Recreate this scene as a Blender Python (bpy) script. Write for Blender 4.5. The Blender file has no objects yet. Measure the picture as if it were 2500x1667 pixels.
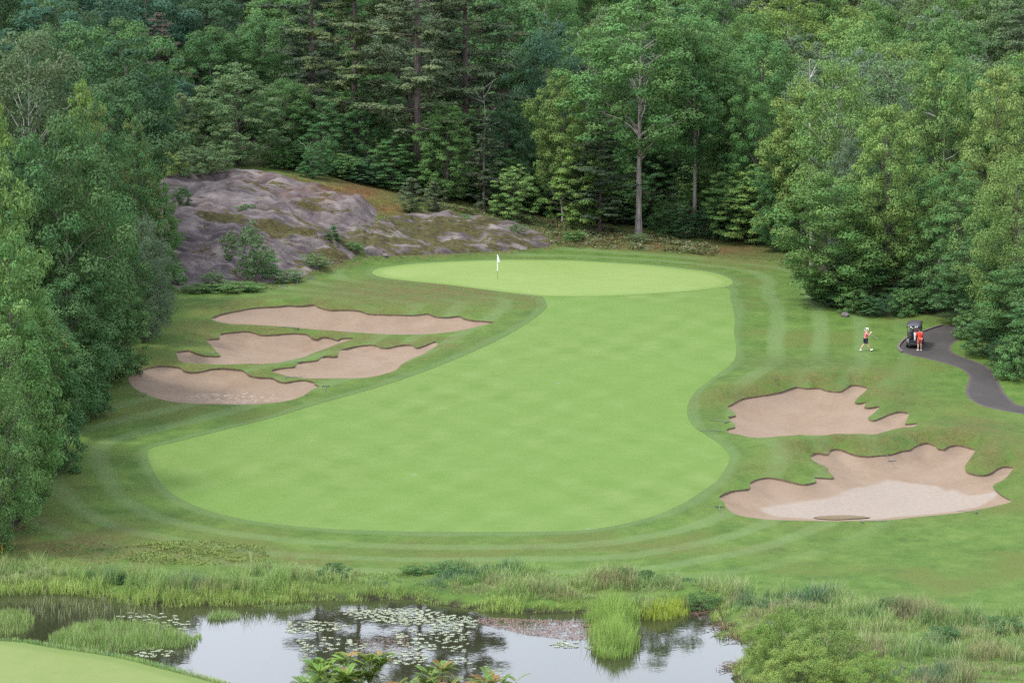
import bpy, bmesh, math, random
import numpy as np
from mathutils import Vector, Matrix
from mathutils.geometry import delaunay_2d_cdt

R = math.radians
scene = bpy.context.scene
col = scene.collection

# ------------------------------------------------------------------ camera, sky, sun, exposure
FPX = 7680.0                       # focal length in pixels of the 2500 px wide photograph
CAMZ = 40.0                        # camera height over the pond
PITCH = R(7.664)
cam_data = bpy.data.cameras.new("camera")
cam_data.sensor_width = 36.0
cam_data.lens = FPX / 2500.0 * 36.0
cam_data.clip_start = 1.0
cam_data.clip_end = 6000.0
cam = bpy.data.objects.new("camera", cam_data)
cam.location = (0, 0, CAMZ)
cam.rotation_euler = (math.pi / 2 - PITCH, 0, 0)
col.objects.link(cam)
scene.camera = cam

SUN_EL, SUN_AZ = R(60), R(-105)    # azimuth clockwise from +Y: high on the left
world = bpy.data.worlds.new("World")
scene.world = world
world.use_nodes = True
wn = world.node_tree
wn.nodes.clear()
sky = wn.nodes.new("ShaderNodeTexSky")
sky.sky_type = 'NISHITA'
sky.sun_disc = False
sky.sun_elevation = SUN_EL
sky.sun_rotation = SUN_AZ
sky.air_density = 1.0
sky.dust_density = 4.0
sky.ozone_density = 1.0
hs = wn.nodes.new("ShaderNodeHueSaturation")
hs.inputs['Saturation'].default_value = 0.6
# a bright, thin layer of cloud over the whole sky
tcw = wn.nodes.new("ShaderNodeTexCoord")
cn = wn.nodes.new("ShaderNodeTexNoise")
cn.inputs['Scale'].default_value = 2.2; cn.inputs['Detail'].default_value = 5.0
cr = wn.nodes.new("ShaderNodeMapRange")
cr.inputs['From Min'].default_value = 0.3; cr.inputs['From Max'].default_value = 0.7
cr.inputs['To Min'].default_value = 0.60; cr.inputs['To Max'].default_value = 0.95
mxw = wn.nodes.new("ShaderNodeMix"); mxw.data_type = 'RGBA'
mxw.inputs[7].default_value = (7.0, 7.5, 8.6, 1)
bg = wn.nodes.new("ShaderNodeBackground")
bg.inputs['Strength'].default_value = 0.15
wo = wn.nodes.new("ShaderNodeOutputWorld")
wn.links.new(sky.outputs[0], hs.inputs['Color'])
wn.links.new(tcw.outputs['Generated'], cn.inputs['Vector'])
wn.links.new(cn.outputs['Fac'], cr.inputs[0])
wn.links.new(cr.outputs[0], mxw.inputs[0])
wn.links.new(hs.outputs[0], mxw.inputs[6])
wn.links.new(mxw.outputs[2], bg.inputs['Color'])
wn.links.new(bg.outputs[0], wo.inputs['Surface'])

sun_data = bpy.data.lights.new("sun", 'SUN')
sun_data.energy = 2.1
sun_data.angle = R(10)
sun_data.color = (1.0, 0.96, 0.9)
sun = bpy.data.objects.new("sun", sun_data)
sdir = Vector((math.sin(SUN_AZ) * math.cos(SUN_EL), math.cos(SUN_AZ) * math.cos(SUN_EL), math.sin(SUN_EL)))
sun.rotation_euler = sdir.to_track_quat('Z', 'Y').to_euler()
sun.location = (0, 100, 120)
col.objects.link(sun)

scene.view_settings.view_transform = 'Standard'
scene.view_settings.look = 'None'
scene.view_settings.gamma = 1.0
scene.view_settings.use_curve_mapping = False
scene.view_settings.exposure = 1.36
scene.cycles.max_bounces = 6
scene.cycles.diffuse_bounces = 2
scene.cycles.glossy_bounces = 2
scene.cycles.transmission_bounces = 4
scene.cycles.volume_bounces = 0
scene.cycles.sample_clamp_indirect = 8.0
scene.cycles.use_denoising = False

HAZE = 0.0                         # density of the air: left out, cooler leaf tints stand in for it

rng = np.random.default_rng(7)
random.seed(7)

# ------------------------------------------------------------------ small numeric helpers
def ss(a, b, x):
    t = np.clip((np.asarray(x, float) - a) / (b - a), 0, 1)
    return t * t * (3 - 2 * t)

def pchip(xs, ys):
    xs = np.asarray(xs, float); ys = np.asarray(ys, float)
    h = np.diff(xs); d = np.diff(ys) / h
    m = np.zeros_like(ys)
    m[0], m[-1] = d[0], d[-1]
    for i in range(1, len(xs) - 1):
        if d[i-1] * d[i] > 0:
            w1 = 2 * h[i] + h[i-1]; w2 = h[i] + 2 * h[i-1]
            m[i] = (w1 + w2) / (w1 / d[i-1] + w2 / d[i])
    def f(x):
        x = np.clip(np.asarray(x, float), xs[0], xs[-1])
        i = np.clip(np.searchsorted(xs, x, side='right') - 1, 0, len(xs) - 2)
        t = (x - xs[i]) / h[i]
        return ((1 + 2*t) * (1-t)**2 * ys[i] + t * (1-t)**2 * h[i] * m[i]
                + t*t * (3 - 2*t) * ys[i+1] + t*t * (t-1) * h[i] * m[i+1])
    return f

def _hash(ix, iy, seed):
    n = (ix.astype(np.int64) * 374761393 + iy.astype(np.int64) * 668265263 + seed * 974711) & 0x7fffffff
    n = ((n ^ (n >> 13)) * 1274126177) & 0x7fffffff
    n = n ^ (n >> 16)
    return (n & 0xffff) / 65535.0

def vnoise(x, y, seed=0):
    x = np.asarray(x, float); y = np.asarray(y, float)
    ix = np.floor(x); iy = np.floor(y)
    fx = x - ix; fy = y - iy
    fx = fx*fx*(3-2*fx); fy = fy*fy*(3-2*fy)
    a = _hash(ix, iy, seed); b = _hash(ix+1, iy, seed)
    c = _hash(ix, iy+1, seed); d = _hash(ix+1, iy+1, seed)
    return (a*(1-fx)+b*fx)*(1-fy) + (c*(1-fx)+d*fx)*fy

def fbm(x, y, seed=0, oct=4):
    s = 0.0; a = 0.5; t = 0.0
    for o in range(oct):
        s = s + a * vnoise(np.asarray(x) * 2**o, np.asarray(y) * 2**o, seed + o * 17)
        t += a; a *= 0.5
    return s / t                       # 0..1

def pip(P, poly):
    x, y = P[:, 0], P[:, 1]
    inside = np.zeros(len(P), bool)
    x0, y0 = poly[:, 0].min(), poly[:, 1].min(); x1, y1 = poly[:, 0].max(), poly[:, 1].max()
    idx = np.where((x >= x0) & (x <= x1) & (y >= y0) & (y <= y1))[0]
    if len(idx) == 0: return inside
    xs, ys = x[idx], y[idx]; ins = np.zeros(len(idx), bool)
    j = len(poly) - 1
    for i in range(len(poly)):
        xi, yi = poly[i]; xj, yj = poly[j]
        c = ((yi > ys) != (yj > ys)) & (xs < (xj - xi) * (ys - yi) / (yj - yi + 1e-12) + xi)
        ins ^= c; j = i
    inside[idx] = ins
    return inside

def pdist(P, poly, closed=True):
    A = poly; B = np.roll(poly, -1, axis=0)
    if not closed: A, B = A[:-1], B[:-1]
    best = np.full(len(P), 1e9)
    for a, b in zip(A, B):
        ab = b - a; L = ab @ ab + 1e-12
        t = np.clip(((P - a) @ ab) / L, 0, 1)
        q = P - (a + t[:, None] * ab)
        np.minimum(best, (q*q).sum(1), out=best)
    return np.sqrt(best)

def smooth_closed(P, step, closed=True):
    P = np.asarray(P, float); n = len(P); out = []
    rngi = range(n) if closed else range(n - 1)
    for i in rngi:
        if closed: p0, p1, p2, p3 = P[i-1], P[i], P[(i+1) % n], P[(i+2) % n]
        else: p0, p1, p2, p3 = P[max(i-1, 0)], P[i], P[i+1], P[min(i+2, n-1)]
        k = max(1, int(np.linalg.norm(p2 - p1) / step))
        for s in range(k):
            t = s / k
            out.append(0.5*((2*p1) + (-p0+p2)*t + (2*p0-5*p1+4*p2-p3)*t*t + (-p0+3*p1-3*p2+p3)*t**3))
    if not closed: out.append(P[-1])
    return np.array(out)

# ------------------------------------------------------------------ pixels of the photograph -> rays -> ground
CP, SP = math.cos(PITCH), math.sin(PITCH)
def rays(px, row):
    u = (np.asarray(px, float) - 1250.0) / FPX
    v = (833.5 - np.asarray(row, float)) / FPX
    return u, CP + v * SP, -SP + v * CP

def on_plane(pts, z):
    pts = np.asarray(pts, float)
    u, f, w = rays(pts[:, 0], pts[:, 1])
    t = (z - CAMZ) / w
    return np.stack([u * t, f * t], 1)

def row_z(row, d):
    u, f, w = rays(1250, row)
    return CAMZ + w / f * d

def px_x(px, row, d):
    u, f, w = rays(px, row)
    return u / f * d

# pond outline on the water plane z = 0
POND_PX = [(-260,1462),(-60,1454),(60,1450),(150,1449),(230,1456),(300,1470),(400,1480),(520,1476),(640,1478),(720,1468),
           (800,1463),(880,1466),(940,1462),(1000,1460),(1040,1472),(1100,1480),(1200,1492),(1300,1497),(1384,1495),(1464,1499),
           (1540,1506),(1601,1511),(1655,1503),(1676,1482),(1700,1474),(1726,1484),(1750,1517),(1774,1540),(1803,1556),(1838,1566),
           (1850,1585),(1833,1605),(1812,1614),(1789,1642),(1795,1668),(1830,1720),(1700,1790),(1300,1820),(900,1800),(700,1740),
           (560,1690),(420,1648),(300,1618),(150,1600),(-60,1590),(-260,1590)]
POND = smooth_closed(on_plane(POND_PX, 0.0), 0.5)

prof = pchip([-200,-20,0,30,70,110,135,146,175,186,193,201,214,230,246,256,262,270,290,315,345,400,480,600,800,1600],
             [38.0,38.3,38.3,31,19.5,9.0,3.0,0.75,0.5,0.55,0.8,1.35,3.0,5.05,7.1,8.25,8.6,8.75,9.2,9.7,11.6,18,28,42,55,60])
KX = pchip([-400,-60,-40,-27,-18,-10,-5,3,10,17,400], [7.4,7.2,6.9,6.6,5.6,3.8,2.9,1.3,0.4,0,0])
FOOT = pchip([-400,-45,-28,-20,-15,-8,2,20,400], [262,262,264,269,277,284,288,292,292])
TEE_PX = [(-260,1572),(0,1564),(143,1583),(286,1605),(393,1632),(500,1660),(620,1700),(620,1800),(-260,1800)]
TEE = smooth_closed(on_plane(TEE_PX, 1.15), 0.6)

def hf(X, Y):
    X = np.asarray(X, float).ravel(); Y = np.asarray(Y, float).ravel()
    z = prof(Y)
    f = FOOT(X)
    t = np.clip((Y - f) / (302 - f), 0, 1)
    T = 0.62 * ss(0, 0.55, t) + 0.38 * ss(0.3, 1.0, t)
    z = z + KX(X) * T
    z = z - 1.35 * np.exp(-((X + 16) / 10.0)**2 - ((Y - 249.5) / 6.2)**2)      # hollow of the left bunkers
    z = z + 0.25 * (fbm(X / 14, Y / 14, 3, 2) - 0.5) * ss(192, 205, Y) * (1 - ss(262, 275, Y))
    z = z + 1.2 * (fbm(X / 25, Y / 25, 5, 3) - 0.5) * ss(305, 330, Y)
    z = z + 1.0 * (fbm(X / 22, Y / 22, 9, 3) - 0.5) * (1 - ss(110, 138, Y))
    # far right: gentle bank; far left: bank behind the trees
    z = z + 0.06 * np.clip(np.abs(X + 1) - 43, 0, 60) * ss(190, 215, Y)
    near = (Y > 130) & (Y < 200) & (np.abs(X) < 90)
    if near.any():
        P = np.stack([X[near], Y[near]], 1)
        dt = pdist(P, TEE); it = pip(P, TEE); dt = np.where(it, 0, dt)
        zn = z[near]
        w = 1 - ss(0.0, 2.2, dt)
        zn = zn * (1 - w) + (1.15) * w
        dp = pdist(P, POND); ip = pip(P, POND)
        zin = -0.04 - 0.9 * (1 - np.exp(-dp / 2.0))
        zout = 0.06 + (np.maximum(zn, 0.2) - 0.06) * ss(0, 1.6, dp)
        zn = np.where(ip, zin, zout)
        z[near] = zn
    return z

def place(pts, off=0.0):
    """pixels -> points on the ground, or off metres under it (first hit along the ray)"""
    pts = np.asarray(pts, float)
    u, f, w = rays(pts[:, 0], pts[:, 1])
    lo = np.full(len(pts), 450.0)
    for k in range(len(pts)):
        sl = w[k] / f[k]
        Ys = np.arange(max(140.0, (22.0 - CAMZ) / sl), min(460.0, (-1.5 - CAMZ) / sl + 1.0), 0.5)
        if len(Ys) == 0: continue
        hit = np.where(CAMZ + sl * Ys <= hf(u[k] / f[k] * Ys, Ys) - off)[0]
        if len(hit): lo[k] = Ys[max(hit[0] - 1, 0)]
    hi = lo + 0.5
    for _ in range(10):
        m = (lo + hi) / 2
        below = (CAMZ + w / f * m) <= hf(u / f * m, m) - off
        hi = np.where(below, m, hi); lo = np.where(below, lo, m)
    Y = (lo + hi) / 2; X = u / f * Y
    return np.stack([X, Y, hf(X, Y)], 1)

def Z(s, ox, oy, k, pts):                # points read off an enlarged crop -> photograph pixels
    return [(ox + a * k, oy + b * k) for a, b in pts]

# ------------------------------------------------------------------ outlines read off the photograph
S235 = 2500 / 2352
FAIR_PX = [(a*S235, b*S235) for a, b in [(338,1040),(350,1075),(375,1115),(415,1145),(480,1172),(560,1192),(680,1208),(800,1216),(950,1220),
  (1100,1221),(1250,1220),(1350,1216),(1430,1203),(1500,1185),(1560,1160),(1610,1130),(1650,1100),(1672,1065),(1675,1045),(1660,1025),
  (1625,1000),(1595,980),(1580,955),(1580,930),(1592,905),(1620,880),(1655,855),(1680,835),(1690,815),(1690,790),(1686,760),(1688,735),
  (1685,710),(1678,685),(1670,662),(1600,655),(1450,660),(1320,665),(1245,670),(1252,690),(1255,705),(1235,725),(1190,755),(1140,782),(1080,810),(1020,835),
  (960,858),(880,885),(800,908),(720,930),(640,955),(560,975),(480,995),(400,1015),(352,1026)]]
GREEN_PX = [(a*S235, b*S235) for a, b in [(855,627),(870,617),(920,609),(980,604),(1060,600),(1150,597),(1230,597),(1310,598),(1400,603),(1480,608),
  (1560,616),(1630,625),(1670,637),(1683,648),(1670,657),(1630,664),(1560,671),(1480,676),(1400,680),(1320,681),(1250,680),(1180,673),
  (1100,663),(1020,653),(940,645),(880,637)]]
k8 = 920 / 2352
B1 = Z(0, 320, 720, k8, [(503,145),(515,135),(560,118),(650,100),(740,83),(830,75),(910,70),(980,63),(1050,68),(1140,58),(1165,72),(1210,87),(1260,93),
  (1310,92),(1420,96),(1480,116),(1560,121),(1650,122),(1740,125),(1800,122),(1850,115),(1880,125),(1920,136),(1980,137),(2045,130),(2080,145),(2150,158),
  (2210,162),(2268,170),(2200,188),(2120,208),(2020,228),(1900,240),(1760,247),(1600,245),(1420,235),(1250,222),(1100,212),(950,198),(800,188),(640,182),(560,172),(515,158)])
B2 = Z(0, 320, 720, k8, [(470,285),(500,273),(548,268),(560,243),(620,232),(720,225),(760,232),(820,248),(900,246),(970,240),(1040,238),(1100,245),(1130,268),
  (1160,275),(1185,262),(1230,263),(1290,280),(1310,270),(1385,268),(1340,290),(1270,312),(1200,340),(1110,375),(1060,392),(980,410),(880,428),(800,432),(700,432),
  (600,434),(500,432),(400,428),(330,420),(295,405),(290,385),(280,360),(310,348),(360,345),(400,358),(450,375),(500,380),(556,378),(530,350),(500,315)])
B3 = Z(0, 320, 720, k8, [(875,475),(900,460),(960,452),(1020,445),(1045,420),(1090,415),(1160,405),(1210,380),(1285,378),(1305,345),(1350,330),(1430,315),(1510,311),
  (1560,325),(1610,328),(1660,315),(1740,308),(1780,328),(1830,315),(1895,290),(1912,300),(1905,320),(1870,340),(1820,370),(1760,395),(1700,425),(1650,470),(1590,490),
  (1500,512),(1400,519),(1250,520),(1100,520),(1000,510),(920,490)])
B4 = Z(0, 320, 720, k8, [(-15,515),(40,490),(80,460),(170,442),(240,442),(300,450),(330,470),(380,480),(440,475),(500,460),(580,456),(660,462),(700,470),(740,500),
  (800,512),(880,515),(920,535),(960,544),(1020,535),(1080,530),(1140,542),(1145,555),(1175,568),(1130,590),(1080,625),(1000,655),(900,672),(760,682),(620,684),
  (470,680),(340,674),(220,660),(150,640),(105,625),(95,612),(60,605),(5,565)])
k6 = 840 / 2352
B5 = Z(0, 1660, 550, k6, [(350,1225),(400,1195),(450,1178),(540,1165),(620,1150),(690,1135),(750,1115),(800,1102),(860,1112),(950,1110),(1010,1128),(1090,1135),
  (1130,1115),(1170,1090),(1230,1092),(1280,1110),(1260,1140),(1230,1165),(1195,1208),(1235,1212),(1275,1208),(1262,1240),(1310,1242),(1365,1237),(1340,1270),(1310,1295),(1285,1318),
  (1320,1332),(1380,1310),(1440,1285),(1500,1270),(1560,1280),(1560,1310),(1540,1356),(1580,1355),(1622,1352),(1600,1380),(1560,1405),(1450,1425),(1330,1445),(1150,1460),
  (950,1465),(750,1463),(600,1458),(480,1448),(400,1430),(340,1420),(318,1405),(332,1388),(374,1378),(372,1355),(342,1330),(332,1308),(378,1298),(365,1275),(325,1238)])
B6 = [(1755.7,1213),(1781,1199),(1828,1192),(1831,1178),(1853,1168),(1878,1165),(1910,1169.5),(1938.6,1176.6),(1963.6,1181),(1992,1175),(1990,1165),(2035,1166),
  (2022,1150),(2021,1141.6),(2002,1132.7),(1981.6,1121),(1980,1112),(1989,1105),(2002,1105),(2020,1108.5),(2027.5,1098),(2043,1095),(2058,1098),(2078.6,1106),(2096,1111),
  (2119,1113),(2145,1111),(2175.5,1108),(2201,1100),(2219,1097.7),(2234,1089),(2249.5,1081.7),(2265,1080),(2280,1085.5),(2290,1094),(2303,1096),(2318,1088),(2339,1085.5),
  (2359,1089),(2379.6,1098),(2372,1113.6),(2356.6,1136.5),(2359,1149),(2374.5,1156),(2400,1159),(2420,1153),(2436,1143),(2451,1138),(2473,1140),(2466,1154),(2451,1170),
  (2427,1182.5),(2427,1193),(2446,1208),(2469,1223),(2436,1233.5),(2385,1244),(2334,1252.6),(2257,1260),(2180.6,1268),(2117,1270.5),(2027.5,1272),(1900,1269),(1838.6,1264),
  (1796,1255),(1774,1239),(1767,1225)]
DRY6 = Z(0, 1660, 1107, k6, [(550,372),(640,335),(820,322),(1000,300),(1120,262),(1240,225),(1330,185),(1420,155),(1520,165),(1640,182),(1750,205),(1810,235),(1900,240),(1960,285),
  (2080,305),(2180,310),(2080,350),(1950,390),(1700,420),(1450,440),(1250,458),(1000,455),(860,430),(700,412)])
PATH_PX = Z(0, 1660, 550, k6, [(1800,688),(1740,703),(1680,725),(1610,750),(1545,782),(1508,818),(1500,845),(1525,870),(1580,890),(1660,906),(1780,935),(1880,965),(1950,1000),
  (1975,1040),(1962,1090),(1950,1140),(1985,1190),(2060,1230),(2150,1255),(2352,1290),(2700,1330),(3200,1380),
  (3200,1310),(2700,1270),(2352,1235),(2280,1205),(2225,1150),(2185,1080),(2145,1010),(2090,960),(2000,922),(1905,888),(1852,850),(1872,808),(1930,765),(2010,735),(2200,712),(2200,670),(2000,668),(1880,676)])
ROCK1_PX = [(395,440),(430,428),(500,421),(560,416),(600,417),(640,420),(700,436),(760,452),(830,474),(890,496),(920,512),(915,540),(900,565),(905,590),(880,615),(850,636),(790,650),(750,668),
  (720,684),(660,690),(600,690),(540,694),(470,700),(400,706),(385,600)]
ROCK2_PX = [(905,560),(925,538),(960,528),(1030,522),(1110,523),(1180,530),(1240,545),(1300,562),(1338,580),(1344,600),(1290,608),(1220,613),(1150,617),(1060,621),(980,624),(920,624),(890,618)]

# ------------------------------------------------------------------ materials
class M:
    def __init__(s, name):
        s.m = bpy.data.materials.new(name); s.m.use_nodes = True
        s.t = s.m.node_tree; s.t.nodes.clear()
    def n(s, typ, **kw):
        nd = s.t.nodes.new(typ)
        for k, v in kw.items():
            if k.startswith('_'): setattr(nd, k[1:], v); continue
            key = int(k[1:]) if k[0] == 'i' and k[1:].isdigit() else k.replace('__', ' ')
            s.set(nd.inputs[key], v)
        return nd
    def set(s, sock, v):
        if isinstance(v, bpy.types.NodeSocket): s.t.links.new(v, sock)
        elif isinstance(v, bpy.types.Node): s.t.links.new(v.outputs[0], sock)
        elif isinstance(v, tuple) and len(v) == 3 and sock.type == 'RGBA': sock.default_value = (*v, 1)
        else: sock.default_value = v
    def coord(s, scale=(1, 1, 1), rot=(0, 0, 0), obj=True):
        tc = s.n('ShaderNodeTexCoord') if obj else None
        if obj: return s.n('ShaderNodeMapping', Vector=tc.outputs['Object'], Scale=scale, Rotation=rot)
        g = s.n('ShaderNodeNewGeometry')
        return s.n('ShaderNodeMapping', Vector=g.outputs['Position'], Scale=scale, Rotation=rot)
    def noise(s, vec, scale, detail=4, rough=0.55):
        return s.n('ShaderNodeTexNoise', Vector=vec, Scale=scale, Detail=detail, Roughness=rough).outputs['Fac']
    def ramp(s, fac, stops):
        r = s.n('ShaderNodeValToRGB', Fac=fac); e = r.color_ramp.elements
        while len(e) < len(stops): e.new(0.5)
        for el, (p, c) in zip(e, stops):
            el.position = p; el.color = (*c, 1) if len(c) == 3 else c
        return r.outputs[0]
    def mix(s, fac, a, b, mode='MIX'):
        x = s.t.nodes.new('ShaderNodeMix'); x.data_type = 'RGBA'; x.blend_type = mode
        s.set(x.inputs[0], fac); s.set(x.inputs[6], a); s.set(x.inputs[7], b)
        return x.outputs[2]
    def math(s, op, a, b=0.0, c=0.0):
        x = s.t.nodes.new('ShaderNodeMath'); x.operation = op
        s.set(x.inputs[0], a); s.set(x.inputs[1], b); s.set(x.inputs[2], c)
        return x.outputs[0]
    def sstep(s, v, a, b):
        x = s.t.nodes.new('ShaderNodeMapRange'); x.interpolation_type = 'SMOOTHSTEP'
        s.set(x.inputs[0], v); x.inputs[1].default_value = a; x.inputs[2].default_value = b
        return x.outputs[0]
    def attr(s, name, out='Fac'):
        a = s.n('ShaderNodeAttribute', _attribute_name=name); return a.outputs[out]
    def bump(s, h, strength, dist):
        return s.n('ShaderNodeBump', Height=h, Strength=strength, Distance=dist).outputs[0]
    def bsdf(s, **kw):
        b = s.n('ShaderNodeBsdfPrincipled', **kw)
        s.out(b.outputs[0]); return b
    def out(s, sh):
        o = s.n('ShaderNodeOutputMaterial'); s.t.links.new(sh, o.inputs['Surface'])

def grass_shader(m, colr, fine_vec, bump_s=0.5):
    h = m.noise(fine_vec, 9.0, 3, 0.7)
    n = m.bump(h, bump_s, 0.08)
    colr = m.mix(1.0, colr, (0.412, 0.425, 0.340), 'MULTIPLY')
    m.bsdf(Base__Color=colr, Roughness=0.85, Normal=n, **{'Specular IOR Level': 0.15})

def make_rough():
    m = M("rough_grass")
    v = m.coord()
    big = m.noise(v, 0.11, 4); mid = m.noise(v, 0.55, 5, 0.65); fine = m.noise(v, 4.0, 3, 0.7)
    base = m.ramp(mid, [(0.28, (0.070, 0.135, 0.024)), (0.5, (0.118, 0.205, 0.036)), (0.72, (0.185, 0.262, 0.062))])
    base = m.mix(m.sstep(big, 0.48, 0.68), base, (0.145, 0.175, 0.040))
    # mowing passes round the fairway: bands of bent grass in a paler colour
    d = m.attr('dfair')
    dn = m.math('ADD', d, m.math('MULTIPLY', m.noise(v, 0.10, 2), 1.6))
    st = m.math('SINE', m.math('MULTIPLY', dn, 1.9))
    stf = m.math('MULTIPLY', m.sstep(st, -0.2, 0.9), m.math('SUBTRACT', 1.0, m.sstep(d, 9.0, 17.0)))
    stf = m.math('MULTIPLY', stf, m.sstep(m.noise(v, 0.08, 2), 0.22, 0.44))
    base = m.mix(m.math('MULTIPLY', stf, 0.6), base, (0.205, 0.290, 0.115))
    base = m.mix(m.math('MULTIPLY', m.math('SUBTRACT', 1.0, m.sstep(d, 0.1, 2.2)), 0.28), base, (0.08, 0.150, 0.045))
    fe = m.math('MULTIPLY', m.attr('olive_grass'), m.sstep(m.noise(v, 0.8, 4, 0.65), 0.25, 0.5))  # darker olive tone on the bank and behind the bunkers
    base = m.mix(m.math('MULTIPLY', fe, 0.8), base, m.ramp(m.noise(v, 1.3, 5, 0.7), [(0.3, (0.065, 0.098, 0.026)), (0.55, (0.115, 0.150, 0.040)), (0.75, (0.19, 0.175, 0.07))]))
    # dry brown grass
    br = m.math('MULTIPLY', m.attr('brown'), m.sstep(m.noise(v, 0.5, 5, 0.65), 0.3, 0.62))
    base = m.mix(m.math('MULTIPLY', br, 0.85), base, m.ramp(fine, [(0.3, (0.115, 0.095, 0.030)), (0.7, (0.225, 0.175, 0.065))]))
    # low scrub, red and green
    wv = m.attr('wild')
    scrub = m.ramp(m.noise(v, 0.9, 6, 0.72), [(0.30, (0.060, 0.105, 0.026)), (0.48, (0.135, 0.195, 0.048)), (0.58, (0.21, 0.20, 0.07)), (0.66, (0.17, 0.095, 0.05)), (0.76, (0.27, 0.29, 0.11))])
    base = m.mix(m.sstep(wv, 0.2, 0.7), base, scrub)
    rd = m.math('MULTIPLY', m.attr('red'), m.sstep(m.noise(v, 0.7, 5, 0.7), 0.28, 0.5))
    base = m.mix(rd, base, m.ramp(m.noise(v, 1.7, 5, 0.7), [(0.3, (0.13, 0.05, 0.03)), (0.55, (0.26, 0.095, 0.045)), (0.75, (0.30, 0.19, 0.06))]))
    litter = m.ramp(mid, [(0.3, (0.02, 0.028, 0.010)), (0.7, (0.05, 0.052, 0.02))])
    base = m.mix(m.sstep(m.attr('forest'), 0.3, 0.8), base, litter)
    mud = m.sstep(m.attr('mud'), 0.3, 0.9)
    base = m.mix(mud, base, (0.035, 0.026, 0.016))
    base = m.mix(m.math('MULTIPLY', m.sstep(fine, 0.35, 0.75), 0.30), base, (0.17, 0.225, 0.07))
    base = m.mix(m.math('MULTIPLY', m.sstep(m.noise(m.n('ShaderNodeMapping', Vector=v, Scale=(1, 2.0, 1)), 2.2, 5, 0.75), 0.52, 0.70), 0.35), base, (0.055, 0.105, 0.022))
    h = m.math('ADD', m.math('MULTIPLY', m.noise(v, 2.2, 4, 0.7), m.math('ADD', 1.0, m.math('MULTIPLY', wv, 6.0))), m.noise(v, 10.0, 2))
    base = m.mix(1.0, base, (0.425, 0.458, 0.425), 'MULTIPLY')
    m.bsdf(Base__Color=base, Roughness=0.9, Normal=m.bump(h, 0.8, 0.12), **{'Specular IOR Level': 0.12})
    return m.m

def make_fairway():
    m = M("fairway_grass")
    v = m.coord()
    a = m.n('ShaderNodeMapping', Vector=v, Rotation=(0, 0, R(33))); b = m.n('ShaderNodeMapping', Vector=v, Rotation=(0, 0, R(-38)))
    def stripes(vec, wid, sd):
        sx = m.n('ShaderNodeSeparateXYZ', Vector=vec).outputs[0]
        wob = m.math('MULTIPLY', m.noise(m.n('ShaderNodeMapping', Vector=v, Location=(sd, 0, 0)), 0.12, 3), 5.0)
        return m.math('SINE', m.math('MULTIPLY', m.math('ADD', sx, wob), math.pi * 2 / wid))
    s = m.math('ADD', stripes(a.outputs[0], 3.4, 3.0), stripes(b.outputs[0], 3.8, 11.0))
    s = m.math('MULTIPLY', s, m.sstep(m.noise(v, 0.22, 4), 0.3, 0.65))
    f = m.math('ADD', m.math('MULTIPLY', s, 0.075), m.math('ADD', 0.25, m.math('MULTIPLY', m.noise(m.n('ShaderNodeMapping', Vector=v, Scale=(0.7, 1.1, 1), Rotation=(0, 0, R(12))), 0.9, 7, 0.72), 0.5)))
    c = m.ramp(f, [(0.26, (0.140, 0.246, 0.048)), (0.5, (0.184, 0.290, 0.076)), (0.74, (0.236, 0.334, 0.118))])
    c = m.mix(m.math('MULTIPLY', m.sstep(m.noise(v, 0.06, 3), 0.42, 0.62), 0.35), c, (0.165, 0.298, 0.060))
    c = m.mix(m.math('MULTIPLY', m.sstep(m.noise(v, 5.0, 4, 0.75), 0.35, 0.75), 0.22), c, (0.105, 0.205, 0.04))
    sp = m.sstep(m.noise(v, 1.6, 2, 0.5), 0.76, 0.80)
    c = m.mix(m.math('MULTIPLY', sp, 0.35), c, (0.08, 0.11, 0.03))
    grass_shader(m, c, v.outputs[0], 0.35)
    return m.m

def make_green(name="putting_green_grass", k=(1.0, 1.0, 1.0)):
    m = M(name)
    v = m.coord()
    f = m.math('ADD', m.math('MULTIPLY', m.noise(v, 0.12, 3), 0.7), m.math('MULTIPLY', m.noise(v, 0.8, 4), 0.35))
    c = m.ramp(f, [(0.3, (0.245, 0.350, 0.105)), (0.55, (0.285, 0.385, 0.135)), (0.8, (0.325, 0.415, 0.170))])
    e = m.attr('edge')
    c = m.mix(m.math('MULTIPLY', m.math('SUBTRACT', 1.0, m.sstep(e, 0.5, 1.3)), 0.7), c, (0.205, 0.320, 0.085))
    c = m.mix(1.0, c, k, 'MULTIPLY')
    grass_shader(m, c, v.outputs[0], 0.15)
    return m.m

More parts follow.
